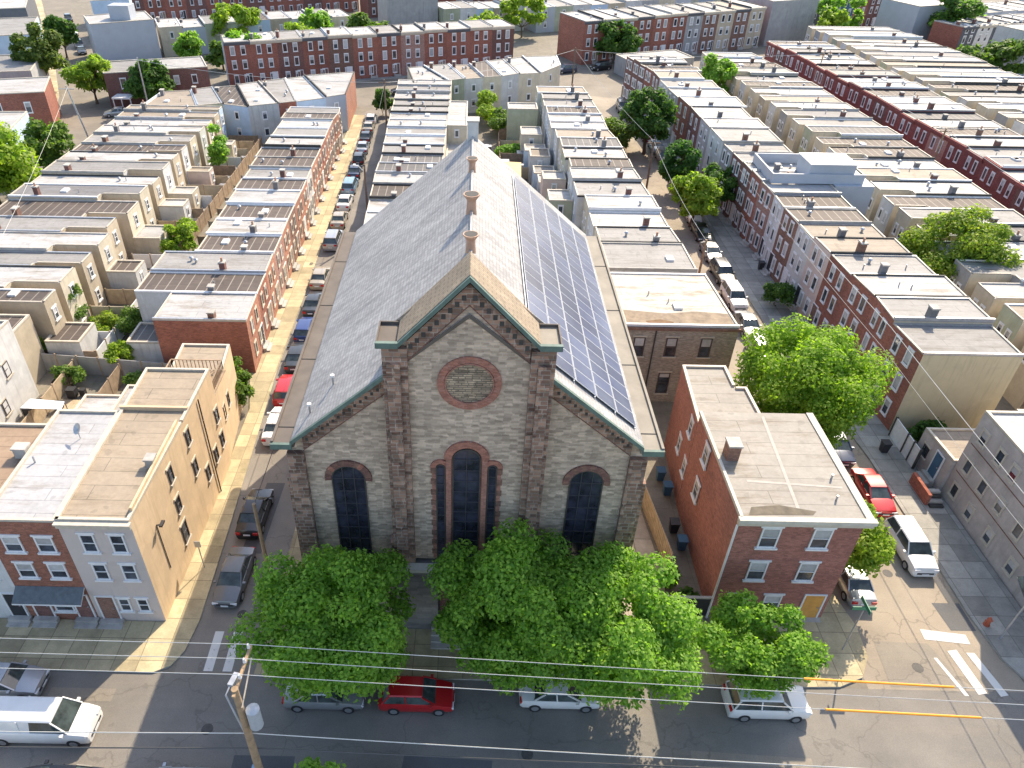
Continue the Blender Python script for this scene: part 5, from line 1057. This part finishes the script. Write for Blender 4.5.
cB=[(28.3,59.5,'silver','suv'),(28.5,64.8,'grey','sedan'),(28.7,70.4,'white','suv'),(28.9,76,'black','suv'),(29,81.5,'silver','sedan'),(29.2,87.2,'dark grey','sedan'),(29.3,92.5,'white','hatchback'),(29.6,98,'black','sedan'),(29.9,103.4,'dark blue','suv'),(30,109,'silver','sedan'),(30,114.6,'silver','suv'),(29.8,120,'pale blue','sedan'),(29.4,125.6,'red','sedan'),(29,131,'white','sedan'),(28.4,136.4,'silver','sedan'),(27.8,141.6,'dark grey','suv')]
for i,(x,y,c,k) in enumerate(cB): car(k,c,x,y,R(90)+rnd.uniform(-.03,.03),f'{c} {KW[k]}, {ORD[i]} car from near end, right-hand street','cars parked in the right street')
car('suv','white',31.2,35.3,R(90),'white minivan by the kerb at the lower right'); car('sedan','red',31.0,40.8,R(90),'red saloon behind the white minivan'); car('sedan','dark blue',30.2,46.2,R(90),'dark blue saloon under the large bright maple')
car('sedan','silver',25.9,32.6,R(-90),'silver saloon under the yellow-green tree at the corner')
for i,(x,y,c,k) in enumerate(((-82.5,166,'white','sedan'),(-90.5,180.5,'dark grey','sedan'),(-93.5,186,'black','suv'),(-101,200,'white','sedan'),(-104,206,'black','sedan'),(-110,217,'dark grey','suv'))): car(k,c,x,y,R(118),f'{c} {KW[k]}, {ORD[i]} car going up the far-left street','cars in the far left street')
for i,(x,y,c,k,a) in enumerate(((-14,150.5,'dark grey','suv',20),(-8,152.8,'white','suv',20),(20,169.5,'dark blue','suv',22),(28,172.5,'black','suv',25),(34,175.5,'silver','sedan',25),(-63.5,133.5,'silver','sedan',15))): car(k,c,x,y,R(a),f'{c} {KW[k]}, {ORD[i]} car from the left on the back cross street' if i<5 else 'silver saloon beside the porch house at the upper left','cars on the back cross street')
# ------------------------------------------------------------------ poles, wires, street things
M_pole=plain('pole_wood',(.33,.23,.14),.9,.25,3); M_poled=plain('pole_dark',(.16,.11,.08),.9,.25,3); M_wire=plain('wire',(.55,.54,.5),.6,.05,3); M_wired=plain('wire_dark',(.07,.07,.07),.6,.05,3); M_or=plain('line_hose_orange',(.85,.32,.02),.5,.05,3); M_can=plain('transformer_grey',(.38,.41,.44),.4,.08,3)
PX_,PY_,PZ_=-9.5,17.0,11.5
t=thing('utility_pole','brown utility pole with crossarm, transformer and street lamp at the bottom edge','utility pole',(PX_,PY_,0))
b=MB(); b.tube([(PX_,PY_,0),(PX_,PY_,PZ_)],[.22,.15],M_pole,10); b.obj('pole',t)
b=MB(); b.bar((PX_,PY_-.3,PZ_-.15),(PX_+.15,PY_+2.1,PZ_-.05),.12,.14,M_pole); b.bar((PX_+.18,PY_-.2,PZ_-1.1),(PX_+.28,PY_+1.6,PZ_-.2),.05,.05,M_trim); b.obj('crossarm',t)
for k,(dy) in enumerate((0.5,1.25,1.95)): b=MB(); b.tube([(PX_+.1,PY_+dy,PZ_),(PX_+.1,PY_+dy,PZ_+.25)],[.08,.05],M_white,8); b.obj('insulator',t)
b=MB(); b.tube([(PX_+.5,PY_,8.7),(PX_+.5,PY_,9.95)],.3,M_can,14); b.tube([(PX_+.5,PY_,9.95),(PX_+.5,PY_,10.05)],[.3,.12],M_can,14); b.obj('transformer',t)
b=MB(); b.tube([(PX_,PY_,6.8),(PX_-.7,PY_+.7,8.1),(PX_-1.25,PY_+1.35,8.7),(PX_-1.15,PY_+1.8,8.8)],.045,M_metal,6); b.obj('lamp_arm',t)
b=MB(); b.bar((PX_-1.15,PY_+1.75,8.8),(PX_-1.0,PY_+2.4,8.78),.26,.16,M_metal); b.obj('lamp_head',t)
def wire(label,pts,m=M_wire,r=.017,sag=.4,group='overhead wires',hose=None):
    P=[]
    for i in range(len(pts)-1):
        a=Vector(pts[i]);c=Vector(pts[i+1])
        for k in range(16):
            q=a.lerp(c,k/16); q.z-=sag*4*(k/16)*(1-k/16); P.append(tuple(q))
    P.append(pts[-1]); b=MB(); b.tube(P,r,m,4); me=b.mesh('wire'); o=link('overhead_wire',me); tag(o,label,'wire',group)
    if hose:
        x0,x1=hose; q=[p for p in P]; 
        def at(x):
            for i in range(len(q)-1):
                if min(q[i][0],q[i+1][0])<=x<=max(q[i][0],q[i+1][0]):
                    t=(x-q[i][0])/(q[i+1][0]-q[i][0]); return tuple(Vector(q[i]).lerp(Vector(q[i+1]),t))
        hb=MB(); hb.tube([at(x0+(x1-x0)*k/8) for k in range(9)],.05,M_or,8); hb.obj('orange_sleeve',o)
    return o
EX=58
wire('topmost front overhead wire with an orange sleeve at the right',[(-70,20.0,11.7),(PX_+.1,PY_+1.95,11.75),(EX,16.6,11.6)],sag=.35,hose=(14.6,20.9))
wire('middle front overhead wire, second from the top',[(-70,19.3,11.7),(PX_+.1,PY_+1.25,11.75),(EX,16.0,11.6)],sag=.35)
wire('third front overhead wire with the lower orange sleeve at the right',[(-70,18.6,11.7),(PX_+.1,PY_+.5,11.75),(EX,15.4,11.6)],sag=.35,hose=(15.0,21.3))
wire('lower pale telephone cable crossing above the near kerb',[(-70,17.2,7.4),(PX_,PY_+.2,7.6),(EX,15.6,7.2)],sag=.5,r=.024)
wire('dark lowest cable along the bottom edge',[(-70,16.9,6.2),(PX_,PY_+.2,6.3),(EX,16.6,6.0)],M_wired,.035,.5)
wire('thick pale wire running up the right-hand street, upper one',[(33.0,14,9.5),(33.4,50,9.5),(33.2,90,9.5)],sag=.3,r=.03)
wire('thin pale wire running up the right-hand street, lower one',[(33.6,14,7.4),(33.4,50,7.6),(33.2,90,7.8)],sag=.3)
def pole(x,y,h_,label,arm=0,m=M_pole,r=.13,lamp=None,dx=0):
    t=thing('utility_pole',label,'utility pole',(x,y,0)); b=MB(); b.tube([(x,y,0),(x+dx,y,h_)],[r*1.25,r*.85],m,8); b.obj('pole',t)
    if arm: b=MB(); b.bar((x-arm+dx,y-.15,h_-.4),(x+arm+dx,y-.15,h_-.4),.1,.12,m); b.obj('crossarm',t)
    if lamp: b=MB(); b.tube([(x,y,h_-1),(x+lamp*.6,y,h_-.2),(x+lamp,y,h_-.1)],.05,M_metal,5); b.obj('lamp_arm',t); b=MB(); b.box(x+lamp-.15,y-.3,h_-.2,x+lamp+.15,y+.3,h_-.02,M_metal); b.obj('lamp_head',t)
    return t
pole(-12.75,31.1,7.9,'pale weathered pole at the church corner by the left tree')
pole(-12.9,86,9,'utility pole beside the middle row on the left street',0,lamp=-1.2,m=M_poled); pole(-13.6,117,11,'dark tall pole at the far part of the left street',.9,m=M_poled)
pole(-59.8,114.5,10,'tall leaning grey utility pole at the upper left corner',1.2,m=M_metal,dx=-1.5); pole(-57.5,133,10,'utility pole behind the porch house',.8,m=M_metal)
pole(24.2,70,7.5,'pole at the kerb beside the white-roofed middle rows',0); pole(23.8,97,9,'dark pole half way up the right-hand street',.9,m=M_poled); pole(18.6,146,10,'rust-brown pole at the far cross street',.8,m=M_poled); pole(66,150,9,'pole standing above the maroon facade',.8); pole(65.5,104,9,'second pole along the maroon facade, nearer',.8)
wire('wire over the maroon facade, sagging toward the right edge',[(66,150,8.8),(65.5,104,8.8),(66,60,8.8)],M_wire,.035,.8)
wire('wire over the church street at the back',[(-57.5,133,9.6),(-13.6,117,10.6),(18.6,146,9.6),(66,150,8.8)],M_wire,.03,.9); wire('wire along the middle of the left street',[(-13.6,117,10.5),(-12.9,86,8.8),(-12.75,31,7.8)],M_wired,.025,.6); wire('wire along the right-hand street',[(18.6,146,9.6),(23.8,97,8.8),(24.2,70,7.4)],M_wire,.02,.6)
wire('wire climbing from the lower left roofs to the grey leaning pole',[(-45,60,7.5),(-61.2,114.5,9.7)],M_wire,.018,.6)
# corner sign post with two green street-name blades
M_sign=plain('sign_green',(.05,.22,.12),.5,.05,3)
t=thing('street_sign','corner post with two crossed green street-name blades','street sign',(23.45,27.3,.13))
b=MB(); b.tube([(23.45,27.3,.13),(23.45,27.3,4.0)],.045,M_metal,8); b.obj('post',t)
b=MB(); b.box(22.75,27.28,4.0,24.15,27.32,4.3,M_sign); b.obj('blade',t); b=MB(); b.box(23.43,26.7,4.32,23.47,27.9,4.6,M_sign); b.obj('blade',t)
t=thing('fire_hydrant','rust-red fire hydrant on the right-hand corner pavement','hydrant',(33.4,29.3,.13)); MH=plain('hydrant_red',(.42,.10,.05),.6,.15,4)
b=MB(); b.tube([(33.4,29.3,.13),(33.4,29.3,.2),(33.4,29.3,.2),(33.4,29.3,.7),(33.4,29.3,.85)],[.2,.2,.14,.14,.06],MH,12); b.obj('barrel',t); b=MB(); b.tube([(33.18,29.3,.55),(33.62,29.3,.55)],.07,MH,8); b.obj('outlet',t)
t=thing('solar_lamp','black solar panel on a slanting post at the lower right corner','solar lamp',(33.7,28.3,.13))
b=MB(); b.tube([(33.7,28.3,.13),(33.9,28.4,4.4)],.06,M_metal,8); b.obj('post',t); b=MB(); P=[(33.2,28.0,4.3),(34.6,28.0,4.3),(34.6,29.3,4.9),(33.2,29.3,4.9)]; b.poly(P,M_cglass); b.poly([(x,y,z-.06) for x,y,z in P[::-1]],M_metal); b.obj('panel',t); b=MB(); b.bar((34.3,28.0,4.2),(34.9,27.6,4.2),.1,.08,M_white); b.obj('lamp_head',t)
t=thing('sign_post','thin post with small dark sign before the beige side wall','sign',(-17.7,32.6,.13)); b=MB(); b.tube([(-17.7,32.6,.13),(-17.7,32.6,2.7)],.035,M_metal,6); b.obj('post',t); b=MB(); b.box(-17.9,32.55,2.2,-17.5,32.6,2.75,M_metal); b.obj('plate',t)
t=thing('wall_lamp','bracket lamp and service cable head on the beige side wall','lamp',(-18.6,30.6,5)); b=MB(); b.bar((-18.8,30.6,6.4),(-18.4,30.6,6.5),.06,.06,M_black); b.bar((-18.45,30.4,6.5),(-18.45,30.9,6.5),.2,.12,M_black); b.obj('lamp_head',t); b=MB(); b.tube([(-18.78,30.6,2.5),(-18.78,30.6,6.4)],.03,M_black,5); b.obj('conduit',t)
for i,(x,y,c) in enumerate(((34.2,46.0,M_black),(34.5,56.5,W_navy),(34.3,72.5,W_navy),(34.0,78,M_black),(15.2,35.2,W_navy),(15.0,36.8,M_black),(15.3,40.6,W_navy),(15.1,42.2,W_navy))):
    t=thing('wheelie_bin',['black bin at the end of the white panel fence','blue bin at the steps of the brick row','blue bin further up the brick row pavement','black bin up the brick row pavement','blue covered bin in the side alley, nearest','black bin in the side alley','blue covered chair heap in the side alley','blue bin deepest in the side alley'][i],'bin',(x,y,.13)); k=1.0
    b=MB(); b.v=[(x-.24,y-.24,.13),(x+.24,y-.24,.13),(x+.24,y+.24,.13),(x-.24,y+.24,.13),(x-.31,y-.31,1.05),(x+.31,y-.31,1.05),(x+.31,y+.31,1.05),(x-.31,y+.31,1.05)]; b.f=[(3,2,1,0),(0,1,5,4),(1,2,6,5),(2,3,7,6),(3,0,4,7),(4,5,6,7)]; b.m=[b.mi(c)]*6; b.obj('body',t)
    b=MB(); b.prism([(x-.34,y-.36),(x+.34,y-.36),(x+.34,y+.36),(x-.34,y+.36)],1.052,1.12,c); b.obj('lid',t)
# small yard things between the blocks
MNAME={'black_iron':'black','weathered_wood':'timber','siding_navy':'navy','painted_white':'white','concrete':'grey','stucco_tan':'tan','siding_blue':'pale blue','trim_cream':'cream'}
def sbox(x,y,s,h_,m,name,label,cat,group):
    label=MNAME[m.name]+' '+('lidded shed' if h_>1.2 else 'lidded bin')+label
    t=thing(name,label,cat,(x,y,0),0,group); b=MB(); b.box(x-s/2,y-s*.4,0,x+s/2,y+s*.4,h_,m); b.obj('body',t); b=MB(); b.box(x-s/2-.04,y-s*.4-.04,h_,x+s/2+.04,y+s*.4+.04,h_+.07,M_metal if m is not M_white else M_tar); b.obj('lid',t)
YR=random.Random(3)
for i in range(1,15):
    y=L2Y[i]+YR.uniform(.8,2.6)
    sbox(-35.2+YR.uniform(-.3,.3),y,YR.uniform(.6,1.2),YR.uniform(.5,1.1),YR.choice((M_black,M_wood,W_navy,M_white,M_conc)),'storage_box',f', {ORD[i-1]} from near end, left garden alley yards','storage box','boxes and bins in the left yards')
for i in range(3,15):
    y=L1[i][1]+YR.uniform(.8,2.8)
    sbox(-30.6+YR.uniform(-.6,.6),y,YR.uniform(.7,1.5),YR.uniform(.6,1.9),YR.choice((M_black,M_wood,W_tan,M_white,M_conc)),'garden_box',f', {ORD[i-3]} from near end, behind orange-brick row','storage box','sheds and bins behind the orange-brick row')
for i in range(16):
    x=YR.uniform(-2.5,8); y=YR.uniform(60,92) if i<6 else YR.uniform(104,124)
    sbox(x,y,YR.uniform(.8,2),YR.uniform(.5,1.8),YR.choice((M_black,M_wood,W_blue,M_white,M_conc,M_trim)),'yard_box',f', number {ORD[i]} in the yards beyond the church, {y:.0f}' if False else f', {ORD[i]} {"near" if i<6 else "far"} one, yards beyond the church','storage box','sheds and bins beyond the church')
for i,y in enumerate((60,67,74,84,91,98,106,112,118,124,130)):
    fence(4.4,y,8.6,y,1.8,M_wood if i%2 else W_tan,f'{"timber" if i%2 else "tan"} divider, {ORD[i]} from near end, yards beyond the church')
fence(4.3,58,4.3,92,1.8,M_wood,'long timber fence along the alley beyond the church, near stretch'); fence(4.2,106,4.2,122,1.8,M_wood,'long timber fence along the alley beyond the church, far stretch')

MH_=plain('cast_iron',(.07,.065,.06),.7,.3,6)
for i,(x,y,z,lab) in enumerate(((-14.2,21.4,.022,'round manhole cover on the front street left of the pole wires'),(3.6,20.4,.022,'round manhole cover on the front street below the maples'),(27.6,26.2,.026,'round manhole cover in the lower right crossing'),(-14.2,29.0,.014,'small manhole cover by the left crosswalk'),(29.0,33.4,.014,'manhole cover before the white minivan'))):
    t=thing('manhole_cover',lab,'manhole cover',(x,y,0)); b=MB(); b.tube([(x,y,z-.01),(x,y,z)],.33,MH_,16); b.obj('lid',t)
for i,(q,m) in enumerate((([(-3.2,19.4),(1.6,19.2),(1.7,20.0),(-3.1,20.2)],'asphalt_patch'),([(-15.6,34),(-14.2,34),(-14.0,41),(-15.4,41)],'asphalt_patch'),([(12.5,20.2),(19.0,19.9),(19.1,20.5),(12.6,20.8)],'asphalt_old'),([(-24,22.9),(-20.2,22.9),(-20.2,23.7),(-24,23.7)],'asphalt_old'),([(26.3,34),(27.1,34),(27.4,52),(26.6,52)],'asphalt_patch'),([(31.9,30.5),(32.3,30.5),(32.3,40),(31.9,40)],'asphalt_patch'))):
    sheet('road_patch',q,.0165+.0012*i,MATS[m])
